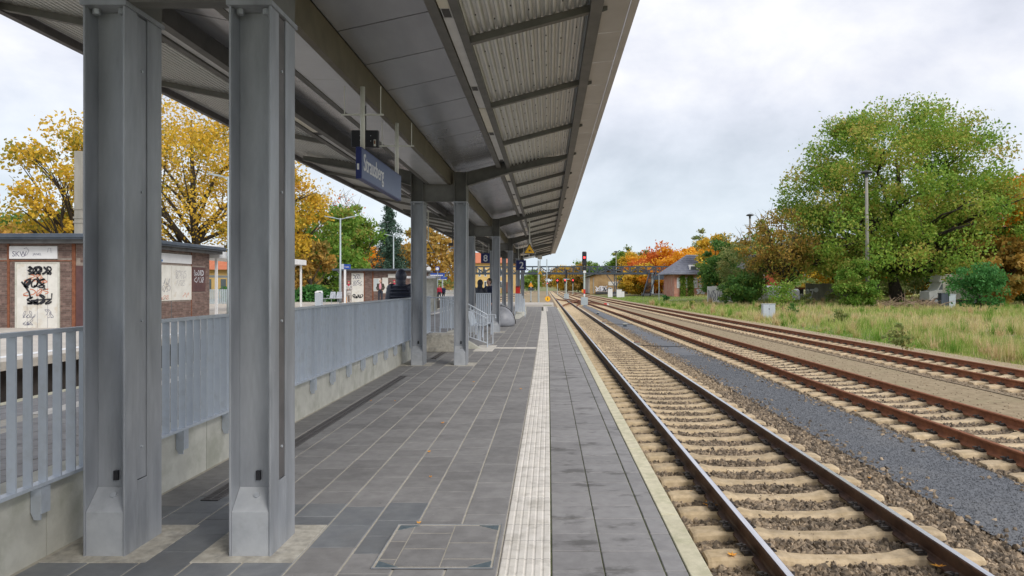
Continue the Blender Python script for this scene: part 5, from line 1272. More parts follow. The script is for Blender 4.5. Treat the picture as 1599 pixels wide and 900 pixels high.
def tree(name, label, x, y, zb, h, rad, m, leaves=6000, ls=.16, bole=.25, clumps=60, gap=.35, bark='bark', tr=None, group=None, seed=0, lean=0, cat='tree', squash=1.0, top=1.0, limbs=16, trunk2=None, bare=0, cz=None, dome=0, prof=None):
    rng = np.random.RandomState(seed * 7 + 13); rnd = random.Random(seed)
    t = thing(name, label, cat, (x, y, zb), 0, group)
    hc = h * (1 - bole); cz_ = cz if cz is not None else h * bole + hc * .5; rz_ = hc * .5 * squash if cz is None else h - cz
    # lumpy crown outline
    lob = rng.normal(size=(7, 3)); lob /= np.linalg.norm(lob, axis=1)[:, None]; la = rng.uniform(-.22, .28, 7)
    C = []
    if prof:                                              # crown given as radius by height
        zs_ = [p[0] for p in prof]; rs_ = [p[1] for p in prof]
        while len(C) < clumps:
            z = rng.uniform(zs_[0], zs_[-1]); R_ = np.interp(z, zs_, rs_)
            if rng.uniform() > (R_ / max(rs_)): continue
            a = rng.uniform(0, 2 * PI); q = 1 + .10 * math.sin(3 * a + z * .6 + seed) + .08 * math.sin(7 * a - z * .9) + rng.uniform(-.08, .06)
            r = R_ * q * rng.uniform(.05, 1) ** gap
            C.append((r * math.cos(a), r * math.sin(a), z + rng.uniform(-.3, .3)))
    while len(C) < clumps:
        d = rng.normal(size=3); d /= np.linalg.norm(d); q = 1 + sum(la[i] * max(0, d @ lob[i]) ** 3 for i in range(7))
        r = (rng.uniform(.12, 1) ** gap) * q
        zz = d[2] * r
        if dome and zz < 0: zz *= dome
        wd = (1 - max(0, zz) * (1 - top)) if top < 1 else 1
        C.append((d[0] * r * rad * wd + lean * (zz + 1), d[1] * r * rad * wd, cz_ + zz * rz_))
    C = np.array(C); cr = rad * 1.5 / clumps ** .42
    per = max(3, leaves // clumps); idx = np.repeat(np.arange(clumps), per)
    crs = cr * rng.uniform(.6, 1.25, clumps)
    off = rng.normal(size=(len(idx), 3)); off[:, 2] *= .6
    if y < 84: off /= np.maximum(1, np.linalg.norm(off, axis=1)[:, None] ** rng.uniform(.2, 1, (len(idx), 1))); off *= .72
    else: off *= .5
    P = C[idx] + off * crs[idx][:, None]
    ct = rng.uniform(.1, .9, clumps); tint = ct[idx] * .6 + rng.uniform(0, .5, len(idx))
    P = P[P[:, 2] > h * .04]; tint = tint[:len(P)]
    me = leaf_mesh('crown', P, ls, tint, m, rng)
    o = bpy.data.objects.new('crown', me); COL.objects.link(o); o.parent = t
    # trunk and limbs
    tr = tr or h * .022; mb = MB()
    zt = cz_ + rz_ * .55; pts = []; rr = []
    for i in range(7):
        f_ = i / 6; pts.append((rnd.uniform(-.04, .04) * rad * (i > 0) + lean * f_, rnd.uniform(-.04, .04) * rad * (i > 0), zt * f_)); rr.append(tr * (1.35 if i == 0 else 1) * (1 - .8 * f_))
    mb.tube(pts, rr, 9)
    order = np.argsort(-np.linalg.norm(C[:, :2], axis=1) + rng.uniform(0, rad * .7, clumps))[:limbs]
    for j in order:
        c = C[j]; f_ = min(.92, max(.22, (c[2] / zt) * rnd.uniform(.28, .6))); k0 = f_ * 6; i0 = int(k0); a = Vector(pts[i0]).lerp(Vector(pts[min(6, i0 + 1)]), k0 - i0)
        r0 = tr * (1 - .8 * f_) * .6; b = Vector(c); mid = a.lerp(b, .5) + Vector((rnd.uniform(-.14, .14) * rad, rnd.uniform(-.14, .14) * rad, rnd.uniform(-.06, .14) * rad))
        q1 = a.lerp(mid, .5) + Vector((0, 0, .02 * rad)); mb.tube([a, q1, mid, mid.lerp(b, .5) + Vector((rnd.uniform(-.05, .05) * rad, 0, .02 * rad)), b], [r0, r0 * .75, r0 * .55, r0 * .35, r0 * .12], 5)
        for s_ in range(2):
            e = b + Vector((rnd.uniform(-1, 1), rnd.uniform(-1, 1), rnd.uniform(-.2, 1))) * cr * .8; mb.tube([mid, mid.lerp(e, .6), e], [r0 * .35, r0 * .2, r0 * .06], 4)
    tk = mb.build('trunk', bark, t, local=True, smooth=True)
    if bare:                                                # bare twigs sticking out of the crown
        tw = MB()
        for j in range(bare):
            c = Vector(C[rng.randint(clumps)]); d = Vector((rnd.uniform(-1, 1), rnd.uniform(-.5, .5), rnd.uniform(.2, 1.2))).normalized()
            e = c + d * rad * .45; tw.tube([c, c.lerp(e, .5) + Vector((rnd.uniform(-.1, .1), 0, .05)) * rad * .5, e], [.035 * rad / 4, .02 * rad / 4, .008 * rad / 4], 3, cap=False)
        tw.build('twigs', bark, t, local=True)
    return t
def spruce(label, x, y, zb, h, rad, m='leafsp', leaves=5000, seed=1, ls=.16):
    rng = np.random.RandomState(seed); t = thing('spruce_tree', label, 'tree', (x, y, zb)); L = []; T = []
    mb = MB(); mb.tube([(0, 0, 0), (0, 0, h * .5), (0, 0, h)], [h * .014, h * .009, .02], 7); k = 0
    z = h * .12
    while z < h * .985:
        f_ = (h - z) / h; r = rad * (f_ ** .8) * rng.uniform(.6, 1.15) + .1; nb = 5 if f_ > .3 else 3
        for i in range(nb):
            a = rng.uniform(0, 2 * PI); rr = r * rng.uniform(.6, 1.15); e = np.array([math.cos(a) * rr, math.sin(a) * rr, z - rr * .28])
            mb.tube([(0, 0, z), (e[0] * .5, e[1] * .5, z - rr * .05), tuple(e)], [.03, .02, .008], 3, cap=False)
            m_ = int(leaves / (h / .32 * 5) * (.35 + f_)); q = rng.uniform(.1, 1, m_)[:, None]
            p = np.array([0, 0, z]) * (1 - q) + e * q + rng.normal(size=(m_, 3)) * [.16, .16, .16]; p[:, 2] -= np.abs(rng.normal(size=m_)) * .22
            L.append(p); T.append(np.full(m_, rng.uniform(0, .7)) + rng.uniform(0, .35, m_))
        z += .32 * (.6 + f_ * .6)
    P = np.concatenate(L); o = bpy.data.objects.new('crown', leaf_mesh('crown', P, ls, np.concatenate(T), m, rng, narrow=.35)); COL.objects.link(o); o.parent = t
    mb.build('trunk', 'bark', t, local=True); return t
# left side, behind the kiosks
tree('oak_tree', 'tall golden oak with dark forked limbs, seen between the two big columns', X(300, 55), 55, 0, 17.6, 8.6, 'leafy', 26000, .11, .22, 140, .55, seed=2, tr=.40, limbs=20)
tree('oak_tree', 'golden oak right of the second big column, lower than its neighbour', X(435, 60), 60, 0, 12.4, 4.6, 'leafy', 18000, .125, .12, 100, .45, seed=31, limbs=20)
tree('oak_tree', 'ragged golden tree left of the first column, branches reaching over the kiosk roof', X(122, 46), 46, 0, 12.6, 4.0, 'leafy', 8000, .125, .25, 46, .5, seed=8, limbs=30, lean=-.1)
for i, (px, y, h, r, m, lab) in enumerate(((20, 92, 10.8, 5.5, 'leafd', 'dark green tree at the left edge of the photograph beyond the kiosk roof'), (70, 95, 12.0, 5.5, 'leafd', 'dark green tree behind the branch of golden leaves, beyond the kiosk roof'),
                                      (45, 80, 9.0, 4.0, 'leafb', 'olive brown bushy tree in front of the dark green ones, beyond the kiosk roof'), (105, 88, 11, 4.0, 'leafg', 'green tree just left of the concrete mast'), (5, 76, 7.2, 2.6, 'leafo', 'low orange tree at the very left edge beyond the kiosk roof'))):
    tree('broadleaf_tree', lab, X(px, y), y, 0, h, r, m, 4200, .26, .15, 50, .4, seed=40 + i, limbs=6)
tree('broadleaf_tree', 'bushy green tree behind the litter bin and metal seats', X(505, 70), 70, .1, 8.8, 4.6, 'leafg', 14000, .17, .04, 90, .4, seed=5)
tree('broadleaf_tree', 'taller green tree with thin reddish twigs at its top, behind the first far lamp post', X(548, 76), 76, .1, 10.6, 3.4, 'leafg', 9000, .17, .08, 60, .4, seed=6, bare=60, top=.8)
tree('broadleaf_tree', 'nearly bare tree with a few red leaves above the bushy green tree', X(530, 90), 90, .1, 13.4, 4.4, 'leafr', 900, .14, .3, 60, .4, seed=61, bare=160, limbs=30, tr=.2)
tree('maple_tree', 'orange tree left of the spruce', X(576, 98), 98, .1, 8.0, 3.6, 'leafo', 5000, .22, .05, 45, .4, seed=9)
tree('broadleaf_tree', 'low yellow green tree under the bushy one, by the shelter post', X(484, 62), 62, .1, 5.6, 2.2, 'leafb', 3000, .18, .05, 30, .4, seed=91)
tree('broadleaf_tree', 'small brownish tree at the foot of the spruce', X(632, 88), 88, .1, 7.2, 2.6, 'leafb', 3000, .2, .1, 30, .4, seed=92)
spruce('tall thin blue-green spruce behind the second kiosk', X(607, 84), 84, .1, 11.4, 4.4, leaves=22000, ls=.15)
tree('broadleaf_tree', 'broad dull yellow tree between the second pair of columns', X(672, 105), 105, .1, 10.0, 4.4, 'leafb', 8000, .24, .1, 60, .4, seed=10)
hd = thing('hedge', 'low bright green hedge behind the litter bin', 'hedge', (X(470, 56), 56, .1))
rng = np.random.RandomState(3); P = np.stack([rng.uniform(-6, 3, 9000), rng.uniform(-1, 1, 9000), np.abs(rng.normal(size=9000)) * .0 + rng.uniform(0, 1.25, 9000) ** 1], 1); P[:, 2] *= 1 + .25 * np.sin(P[:, 0] * 1.7)
o = bpy.data.objects.new('foliage', leaf_mesh('foliage', P, .13, rng.uniform(0, 1, 9000), 'leafbr', rng)); COL.objects.link(o); o.parent = hd
hd = thing('garden_fence', 'pale garden fence between kiosk and shelter post', 'fence', (X(340, 50), 50, .1))
for i in range(26): MB().box(X(322, 50) + i * .14, X(322, 50) + i * .14 + .1, 50, 50.03, .15, 1.35).build('picket', 'postg', hd)
cot = thing('cottage', 'terracotta and cream house glimpsed behind the shelter', 'house', (X(338, 75), 75, 0))
MB().box(X(300, 75), X(395, 75), 75, 82, 0, 3.4).build('wall', 'statyel', cot); cr_ = MB(); cr_.add([(X(295, 75), 74.5, 3.3), (X(400, 75), 74.5, 3.3), (X(400, 75), 83, 3.3), (X(295, 75), 83, 3.3), (X(295, 75), 78.5, 5.6), (X(400, 75), 78.5, 5.6)], [(0, 1, 5, 4), (3, 4, 5, 2), (0, 4, 3), (1, 2, 5)]); cr_.build('roof', 'roofred', cot)
for px in (322, 345): MB().box(X(px, 75), X(px + 8, 75), 74.95, 75, 1.0, 2.3).build('window', 'glassd', cot)

# right side
oak = tree('oak_tree', 'huge spreading green oak, the largest tree on the right, dark trunk at its middle', X(1403, 78), 78, -.35, 21.8, 14, 'leafoak', 110000, .15, .14, 400, .42, seed=24, tr=.62, limbs=70, cz=9, prof=[(3.0, 7.5), (4.2, 12.4), (5.5, 13.6), (8.6, 13.2), (11.5, 11.8), (14, 10.6), (16.4, 9.4), (18.6, 8.2), (20.3, 6.0), (21.3, 3.2)])
tree('oak_tree', 'brownish thinning tree at the left flank of the big green oak', X(1222, 76), 76, -.4, 10.4, 4.2, 'leafmix', 7500, .14, .2, 80, .5, seed=23, bare=150, limbs=30)
bgr = ((1300, 112, 10, 4.5, 'leafy', 'yellow tree low behind the left part of the big oak'), (1345, 118, 8, 4.5, 'leafo', 'low orange-yellow tree behind the board fence'), (1440, 112, 12, 5.5, 'leafy', 'yellow tree glowing through the right half of the big oak'),
       (1495, 106, 15, 6.0, 'leafy', 'tall yellow tree right of the oak trunk, behind it'), (1545, 100, 12, 5.0, 'leafo', 'orange tree at the right behind the oak'), (1580, 92, 15.5, 5.5, 'leafb', 'brown and yellow tree at the right edge, upper'),
       (1622, 74, 15.5, 5.4, 'leafo', 'tall orange tree on the very right edge'), (1566, 70, 7.2, 3.2, 'leafb', 'brown-gold tree at the right edge in front of the oak flank'), (1560, 96, 7, 4.0, 'leafd', 'dark green undergrowth tree below the orange ones at the right'), (1510, 100, 8.5, 5.0, 'leafd', 'dark green tree behind the white van'), (1390, 104, 9, 5, 'leafol', 'olive tree behind the oak trunk'),
       (1600, 80, 6, 3.4, 'leafd', 'low dark tree at the right edge beside the clearing'))
for i, (px, y, h, r, m, lab) in enumerate(bgr): tree('broadleaf_tree', lab, X(px, y), y, -.35, h, r, m, 9000, .22, .02, 70, .42, seed=60 + i, limbs=12)
tree('broadleaf_tree', 'dark green bushy tree right of the grey-roofed house', X(1128, 98), 98, -.4, 7.6, 3.3, 'leafd', 9000, .17, .02, 60, .42, seed=80)
tree('birch_tree', 'loose olive birch with pale slanting stems right of the bushy tree', X(1165, 84), 84, -.4, 7.6, 3.2, 'leafol', 9000, .13, .02, 70, .45, seed=81, bark='barkl', limbs=14, tr=.09)
tree('broadleaf_tree', 'low dark shrub in front of the white graffiti fence', X(1162, 78), 78, -.45, 3.2, 2.2, 'leafd', 5000, .14, .0, 40, .42, seed=82, limbs=5)
tree('broadleaf_tree', 'yellow topped tree rising behind the bushy dark tree', X(1118, 130), 130, -.4, 11.5, 4.4, 'leafy', 7500, .26, .1, 40, .42, seed=83)
tree('broadleaf_tree', 'thin leafless sapling poking above the yellow topped tree', X(1134, 125), 125, -.4, 12.5, 1.3, 'leafol', 900, .10, .3, 30, .5, seed=84, bare=30)
tree('young_pine', 'young green conifer in front of the concrete board fence, left of the near lamp mast', X(1337, 66), 66, -.45, 4.6, 2.0, 'leafg', 7000, .12, .0, 50, .42, seed=85, top=.35, limbs=6)
tree('young_tree', 'fresh green sapling with feathery leaves in front of the white van', X(1530, 55), 55, -.5, 4.3, 2.3, 'leafbr', 5200, .10, .06, 60, .9, seed=86, limbs=14, tr=.05, squash=1.0, top=.7)
tree('sapling', 'small yellow-green sapling left of the grey cabinet fence gap', X(1222, 60), 60, -.5, 2.6, 1.3, 'leafg', 900, .11, .1, 16, .5, seed=87, limbs=8, tr=.03)
for i, (px, y, h, r, m, lab) in enumerate(((1032, 172, 11.2, 4.6, 'leafr', 'red-orange tree behind the footbridge, left of the yellow one'), (1072, 165, 10.6, 5.0, 'leafo', 'bright orange-yellow tree behind the grey-roofed house'), (1050, 180, 9.8, 4.0, 'leafo', 'orange tree between the red and the bright yellow one'),
    (1010, 190, 8.6, 4.0, 'leafr', 'brownish orange tree above the goods shed roof'), (1098, 210, 16.8, 3.2, 'leafol', 'tall pale green poplar above the house, left one'), (1112, 214, 16.4, 2.3, 'leafol', 'tall pale green poplar above the house, right one'),
    (966, 230, 12.3, 2.4, 'leafg', 'green poplar left of the tall mast above the shed'), (978, 235, 13, 2.4, 'leafol', 'pale poplar above the goods shed roof'), (988, 225, 12.3, 3.2, 'leafy', 'yellow tree right above the goods shed roof'), (1000, 160, 6.2, 3.2, 'leafy', 'low yellow bush tree under the footbridge right of the shed'), (1020, 158, 5.2, 2.6, 'leafo', 'low orange-yellow bush under the footbridge by the stair tower'), (1088, 150, 7, 2.5, 'leafb', 'brown bush tree behind the house roof'),
    (1085, 190, 12.2, 4.6, 'leafo', 'orange-yellow tree high behind the house ridge'), (940, 240, 8.6, 4, 'leafd', 'dark green tree left behind the goods shed'), (915, 250, 9.2, 4, 'leafg', 'green tree left of the goods shed'), (903, 245, 8.8, 3.4, 'leafb', 'rounded yellow-brown tree left of the main signal'), (886, 260, 8.5, 3.6, 'leafy', 'yellow tree behind the small far signals'), (872, 300, 9.6, 3.4, 'leafb', 'brownish tree nearest the gap where the tracks vanish'),
    (1012, 250, 14.2, 3.5, 'leafol', 'thin half bare tree above the red-orange one'), (1000, 205, 10.2, 4.2, 'leafo', 'yellow-orange tree between the shed roof and the red-orange tree'), (1140, 150, 11.0, 4.6, 'leafo', 'orange tree peeping over the bushy dark tree'), (1158, 160, 12.2, 4.8, 'leafd', 'dark green tree behind the birch'), (1182, 150, 11.6, 4.6, 'leafol', 'olive tree behind the red house gable'), (1206, 140, 11.2, 4.8, 'leafg', 'green tree right of the red house'), (955, 260, 10.5, 4.0, 'leafg', 'green tree above the left slope of the shed roof'), (838, 330, 9.2, 3.6, 'leafb', 'yellow-brown tree left of the gap where the tracks vanish'), (829, 300, 7.6, 3.4, 'leafg', 'green tree at the left end of the canopy edge'))):
    tree('broadleaf_tree', lab, X(px, y), y, -.6, h * 1.08, r * 1.45, m, 6500, .30, .02, 56, .42, seed=100 + i, limbs=6, bare=40 if 'bare' in lab else 0)
for i, px in enumerate((1150, 1163, 1178, 1190, 1202, 1214)):
    y = 200 + 7 * (i % 3); spruce('dark green conifer on the skyline behind the birch, number %s from the left' % ('first', 'second', 'third', 'fourth', 'fifth', 'sixth')[i], X(px, y), y, -.4, (12.8, 13.4, 12.2, 13, 12.4, 13.2)[i], 2.2, leaves=6000, seed=70 + i, ls=.34)
# distant wood closing the horizon
rng = np.random.RandomState(77); PP = []
for k in range(2600):
    side = rng.uniform() < .35
    if side: y = rng.uniform(380, 900); x = -(13 + (900 - y) * .02) - abs(rng.normal()) * 60 - 3
    else: y = rng.uniform(330, 900); x = 12 + (900 - y) * .02 + abs(rng.normal()) * 160
    x += cv(y) * .4
    hh = rng.uniform(5, 8.5); PP.append(np.array([x, y, -.6 + hh * .55]) + rng.normal(size=(26, 3)) * [2.6, 2.6, hh * .26])
P = np.concatenate(PP); P = P[P[:, 2] > -.8]
o = bpy.data.objects.new('distant_wood', leaf_mesh('distant_wood', P, 1.1, np.clip(rng.normal(.45, .3, len(P)), 0, 1), 'leafol', rng)); COL.objects.link(o); tag(o, 'distant autumn wood closing the horizon on both sides of the line', 'wood', kind='stuff')

# grass verge
def noise2(x, y): return .5 + .25 * (np.sin(x * .9 + 1.3 * np.sin(y * .31)) + np.sin(y * .23 + 2.1 * np.sin(x * .41)))
rng = np.random.RandomState(9); n = 150000
yy = 14 * (150 / 14.) ** rng.uniform(0, 1, n); xx = np.array([c3(v) for v in yy]) + 2.3 + rng.uniform(0, 1, n) ** 1.5 * (10 + yy * .5)
keep = rng.uniform(0, 1, n) < (.35 + .65 * noise2(xx * 1.3, yy)); xx = xx[keep]; yy = yy[keep]; n = len(xx)
edge = np.clip((xx - np.array([c3(v) for v in yy]) - 2.0) / 3.5, .16, 1)
low = (yy > 88) & (xx < 26)
hgt = rng.uniform(.14, .52, n) * edge * (.7 + .6 * noise2(xx * .7 + 5, yy * 1.4)); hgt[low] *= .35
zb = np.array([gz(a, b) for a, b in zip(xx, yy)]) - .01
wd = .006 + yy * .00042; an = rng.uniform(0, PI, n); dx = np.cos(an) * wd; dy = np.sin(an) * wd; lx = rng.normal(size=n) * .22 * hgt; ly = rng.normal(size=n) * .22 * hgt
V = np.stack([np.stack([xx - dx, yy - dy, zb], 1), np.stack([xx + dx, yy + dy, zb], 1), np.stack([xx + lx, yy + ly, zb + hgt], 1)], 1)
me = bpy.data.meshes.new('grass'); me.vertices.add(3 * n); me.vertices.foreach_set('co', V.ravel()); me.loops.add(3 * n); me.loops.foreach_set('vertex_index', np.arange(3 * n))
me.polygons.add(n); me.polygons.foreach_set('loop_start', np.arange(n) * 3); me.polygons.foreach_set('loop_total', np.full(n, 3))
tint = .14 + .55 * noise2(xx * .55 + 3, yy * .8 + 1) + rng.normal(size=n) * .16 + .25 * (edge - .6); tint[low] = rng.uniform(0, .35, int(low.sum()))
at_ = me.attributes.new('tint', 'FLOAT', 'POINT'); at_.data.foreach_set('value', np.repeat(np.clip(tint, 0, 1), 3).astype(np.float32)); me.update(); me.validate(); me.materials.append(MT['grassm'])
o = bpy.data.objects.new('grass', me); COL.objects.link(o); tag(o, 'long dry straw and green grass on the verge beyond the rusty tracks', 'grass', kind='stuff')
# taller tufts in the verge
rt = np.random.RandomState(19); NT = 620; per = 46
ty = 19 * (90 / 19.) ** rt.uniform(0, 1, NT); tx = np.array([c3(v) for v in ty]) + 3.2 + rt.uniform(0, 1, NT) ** 1.3 * (6 + ty * .38)
cx_ = np.repeat(tx, per); cy_ = np.repeat(ty, per); th = np.repeat(rt.uniform(.3, .95, NT) ** 1.3, per); tt = np.repeat(rt.choice([.05, .2, .55, .85, .95], NT), per)
n = NT * per; a_ = rt.uniform(0, 2 * PI, n); sp_ = rt.uniform(.05, .5, n) * th; bx_ = cx_ + rt.normal(size=n) * .08; by_ = cy_ + rt.normal(size=n) * .08; hh_ = th * rt.uniform(.5, 1.05, n)
zb_ = np.repeat(np.array([gz(a, b) for a, b in zip(tx, ty)]), per) - .01; wq = .006 + cy_ * .00035; ax = np.cos(a_ + 1.57) * wq; ay = np.sin(a_ + 1.57) * wq
V = np.stack([np.stack([bx_ - ax, by_ - ay, zb_], 1), np.stack([bx_ + ax, by_ + ay, zb_], 1), np.stack([bx_ + np.cos(a_) * sp_, by_ + np.sin(a_) * sp_, zb_ + hh_], 1)], 1)
me = bpy.data.meshes.new('grass_tufts'); me.vertices.add(3 * n); me.vertices.foreach_set('co', V.ravel()); me.loops.add(3 * n); me.loops.foreach_set('vertex_index', np.arange(3 * n))
me.polygons.add(n); me.polygons.foreach_set('loop_start', np.arange(n) * 3); me.polygons.foreach_set('loop_total', np.full(n, 3))
at_ = me.attributes.new('tint', 'FLOAT', 'POINT'); at_.data.foreach_set('value', np.repeat(np.clip(tt + rt.normal(size=n) * .1, 0, 1), 3).astype(np.float32)); me.update(); me.validate(); me.materials.append(MT['grassm'])
o = bpy.data.objects.new('grass_tufts', me); COL.objects.link(o); tag(o, 'taller green and straw-brown grass tufts scattered over the verge', 'grass', kind='stuff')
# individual weeds standing in the grass
wr = random.Random(8)
for i, (px, py, h, m, lab) in enumerate(((1312, 505, .9, 'leafol', 'grey-green weed clump left of the taller dry stems'), (1410, 545, 1.0, 'leafol', 'wispy olive weed in the middle of the verge'), 
    (1236, 492, 1.0, 'leafd', 'small dark green shoot right of the grey cabinet'), (1190, 488, .9, 'leafg', 'small green shoot left of the grey cabinet'), (1262, 480, 1.2, 'leafol', 'green bush in front of the graffiti wall'), (1080, 480, .8, 'leafg', 'thin weed in the grass before the pink house'), (1300, 478, 1.5, 'leafol', 'leafy shrub between the graffiti wall and the conifer'), (1040, 470, 1.0, 'leafbr', 'bright green bush in the grass by the stair tower'))):
    Y = 2.3 * F / (py - HY); tree('weed', lab, X(px, Y), Y, gz(X(px, Y), Y), h, h * .42, m, 420, .05 + .0006 * Y, .0, 14, .5, seed=200 + i, limbs=8, tr=.012, cat='weed')

# right hand objects
def mast(px, Y, zb, ztop, r, label):
    x = X(px, Y); t = thing('lamp_mast', label, 'lamp mast', (x, Y, zb), 0, 'old concrete lamp masts with mushroom heads')
    MB().tube([(x + .12, Y, zb), (x, Y, ztop - .5)], [r * 1.25, r * .8], 8).build('mast', 'lampc', t, smooth=True)
    MB().lathe([(r * .9, 0), (r * .9, .3), (.2, .35)], (x, Y, ztop - .72), 12).build('collar', 'bridge', t)
    MB().lathe([(.22, 0), (.52, .06), (.56, .12), (.45, .24), (.2, .32), (.05, .35)], (x, Y, ztop - .36), 18).build('lamp_head', 'darkgrey', t, smooth=True)
    return t
mast(1353, 68, -.55, Z(266, 68), .17, 'tall concrete lamp mast with a dark mushroom head in front of the big oak')
mast(1171, 104, -.5, Z(334, 104), .17, 'farther concrete lamp mast with a mushroom head rising above the birch')
mast(962, 165, -.7, Z(392, 165), .10, 'thin far lamp mast rising behind the footbridge above the goods shed')
cb = thing('switch_cabinet', 'pale grey electrical cabinet standing in the dry grass', 'cabinet', (X(1201, 50), 50, -.78))
x = X(1201, 50); MB().box(x - .44, x + .44, 50, 50.4, -.82, .28).build('case', 'fence', cb, bevel=.015); MB().box(x - .47, x + .47, 49.97, 50.43, .28, .32).build('lid', 'fence', cb)
for q in (-.21, .21): MB().box(x + q - .19, x + q + .19, 49.985, 50, -.6, .24).build('door', 'fence', cb, bevel=.004)
MB().box(x - .03, x + .03, 49.975, 49.985, -.1, .0).build('handle', 'darkgrey', cb)
# white van and bins
vx, vy = X(1448, 72), 72; vn = thing('van', 'old white box van partly hidden behind the feathery sapling', 'van', (vx + 3, vy, -.4))
cabm = MB(); cabm.prism([(vx + .2, .1), (vx + 2.2, .1), (vx + 2.2, 2.0), (vx + 1.5, 2.0), (vx + 1.0, 1.15), (vx + .2, .95)], vy, vy + 1.9); cabm.build('cab', 'white', vn, bevel=.04)
bd = MB().box(vx + 1.55, vx + 6.0, vy - .05, vy + 2.0, .2, 2.75).build('box_body', 'whitep', vn, bevel=.06)
MB().hexa([(vx + 1.2, vy - .02, 2.0), (vx + 1.54, vy - .02, 2.0), (vx + 1.54, vy + 1.9, 2.0), (vx + 1.2, vy + 1.9, 2.0), (vx + 1.4, vy - .02, 2.6), (vx + 1.54, vy - .02, 2.6), (vx + 1.54, vy + 1.9, 2.6), (vx + 1.4, vy + 1.9, 2.6)]).build('luton_front', 'white', vn)
MB().add([(vx + 1.15, vy - .01, 1.18), (vx + 1.6, vy - .01, 1.18), (vx + 1.6, vy - .01, 1.85), (vx + 1.5, vy - .01, 1.85)], [(0, 1, 2, 3)]).build('side_window', 'glassd', vn)
for q in (.9, 4.8):
    wl_ = MB().tube([(vx + q, vy - .04, .0), (vx + q, vy + .2, .0)], .36, 16).build('wheel', 'black', vn); MB().tube([(vx + q, vy - .06, .0), (vx + q, vy - .04, .0)], .2, 12).build('rim', 'galv', wl_)
MB().box(vx + .1, vx + 6, vy + .0, vy + 1.9, -.05, .1).build('chassis', 'darkgrey', vn)
for i, (px, m, hh, lab) in enumerate(((1477, 'bridge', 1.35, 'blue-grey metal container in front of the white van, left one'), (1489, 'postg', 1.25, 'light grey metal container in front of the white van, right one'))):
    x = X(px, 66); b = thing('metal_container', lab, 'container', (x, 66, -.5)); MB().box(x - .42, x + .22, 66, 66.6, -.5, -.5 + hh).build('case', m, b, bevel=.02); MB().box(x - .45, x + .25, 65.97, 66.63, -.5 + hh, -.44 + hh).build('lid', m, b)
bp = thing('brushwood_pile', 'heap of cut pale brown branches at the foot of the oak and lamp mast', 'brushwood', (X(1410, 66), 66, -.5)); mb = MB()
for i in range(150):
    a = Vector((X(1372 + wr.uniform(0, 90), 66), 66 + wr.uniform(-1, 1), -.45 + wr.uniform(0, .5) * math.exp(-((i % 30) / 30)))); d = Vector((wr.uniform(-1, 1), wr.uniform(-.4, .4), wr.uniform(-.12, .35))).normalized()
    mb.tube([a, a + d * wr.uniform(.3, .9) + Vector((0, 0, .05)), a + d * wr.uniform(1.0, 1.8)], [.035, .025, .01], 4, cap=False)
mb.build('branch', 'deadwood', bp, kind='stuff')
# concrete board fence with graffiti
cf_ = thing('concrete_fence', 'weathered concrete board fence with bold white graffiti at its left end', 'fence', (X(1310, 88), 88, -.4)); x = X(1258, 88); i = 0
while x < X(1372, 88):
    MB().box(x, x + .58, 88, 88.08, -.5, Z(442.5, 88) - .04 * (i % 3)).build('board', 'lampc', cf_); MB().box(x + .585, x + .615, 87.97, 88.1, -.5, Z(443.5, 88)).build('post', 'lampc', cf_); x += .62; i += 1
FC = ((0, 87.95, 0), (1, 0, 0), (0, 0, 1), (0, -1, 0))
tm = text_mb('BZ', 1.9, ((X(1258.5, 88), 87.94, Z(468, 88)), (1, 0, 0), (0, 0, 1), (0, -1, 0)), sx=.42, bold=.13, ext=.004); tm.build('graffiti', 'inkblack', cf_)
tm = text_mb('BZ', 1.9, ((X(1258.5, 88), 87.93, Z(468, 88)), (1, 0, 0), (0, 0, 1), (0, -1, 0)), sx=.42, bold=.06, ext=.004); tm.build('graffiti', 'inkwhite', cf_)
MB().disc((X(1274, 88), 87.94, Z(453, 88)), (0, 1, 0), .3, .01, 14).build('graffiti', 'inkwhite', cf_)
sh_ = thing('low_shed', 'low dark open shed with a brown roof edge, left of the concrete board fence', 'shed', (X(1240, 92), 92, -.4))
MB().box(X(1228, 92), X(1257, 92), 92, 94, Z(452, 92), Z(449, 92)).build('roof', 'rust', sh_); MB().box(X(1228, 92), X(1257, 92), 92.5, 94, -.5, Z(452, 92)).build('wall', 'darkgrey', sh_)
graf('inkwhite', [(X(1247, 92), X(1257, 92), Z(466, 92), Z(459, 92), .08, 5)], ((0, 92.48, 0), (1, 0, 0), (0, 0, 1), (0, -1, 0)), sh_)
tp = thing('tarpaulin_boat', 'long vehicle under a white tarpaulin in front of the red house', 'covered vehicle', (X(1220, 90), 90, -.4)); mb = MB()
xa, xb = X(1195, 90), X(1249, 90); vs = []
for i in range(9):
    f_ = i / 8; x = xa + (xb - xa) * f_; hh = Z(447.5, 90) + .12 * math.sin(f_ * 6) - .3 * f_ * f_ + (-.35 if i == 0 else 0)
    vs += [(x, 90, -.2), (x, 90.1, hh * .8), (x, 90.7, hh), (x, 91.6, hh), (x, 92.0, -.2)]
mb.add(vs, [(i * 5 + j, i * 5 + j + 1, i * 5 + j + 6, i * 5 + j + 5) for i in range(8) for j in range(4)] + [(0, 1, 2, 3, 4), (44, 43, 42, 41, 40)]); mb.build('tarpaulin', 'white', tp, smooth=True)
gw = thing('graffiti_fence', 'white board fence with grey graffiti between the pink house and the shrubs', 'fence', (X(1115, 88), 88, -.5)); x = X(1104.5, 88); i = 0
while x < X(1192, 88):
    MB().box(x, x + .56, 88, 88.06, -.7, Z(447.5, 88) + .05 * (i % 2)).build('board', 'white', gw); x += .575; i += 1
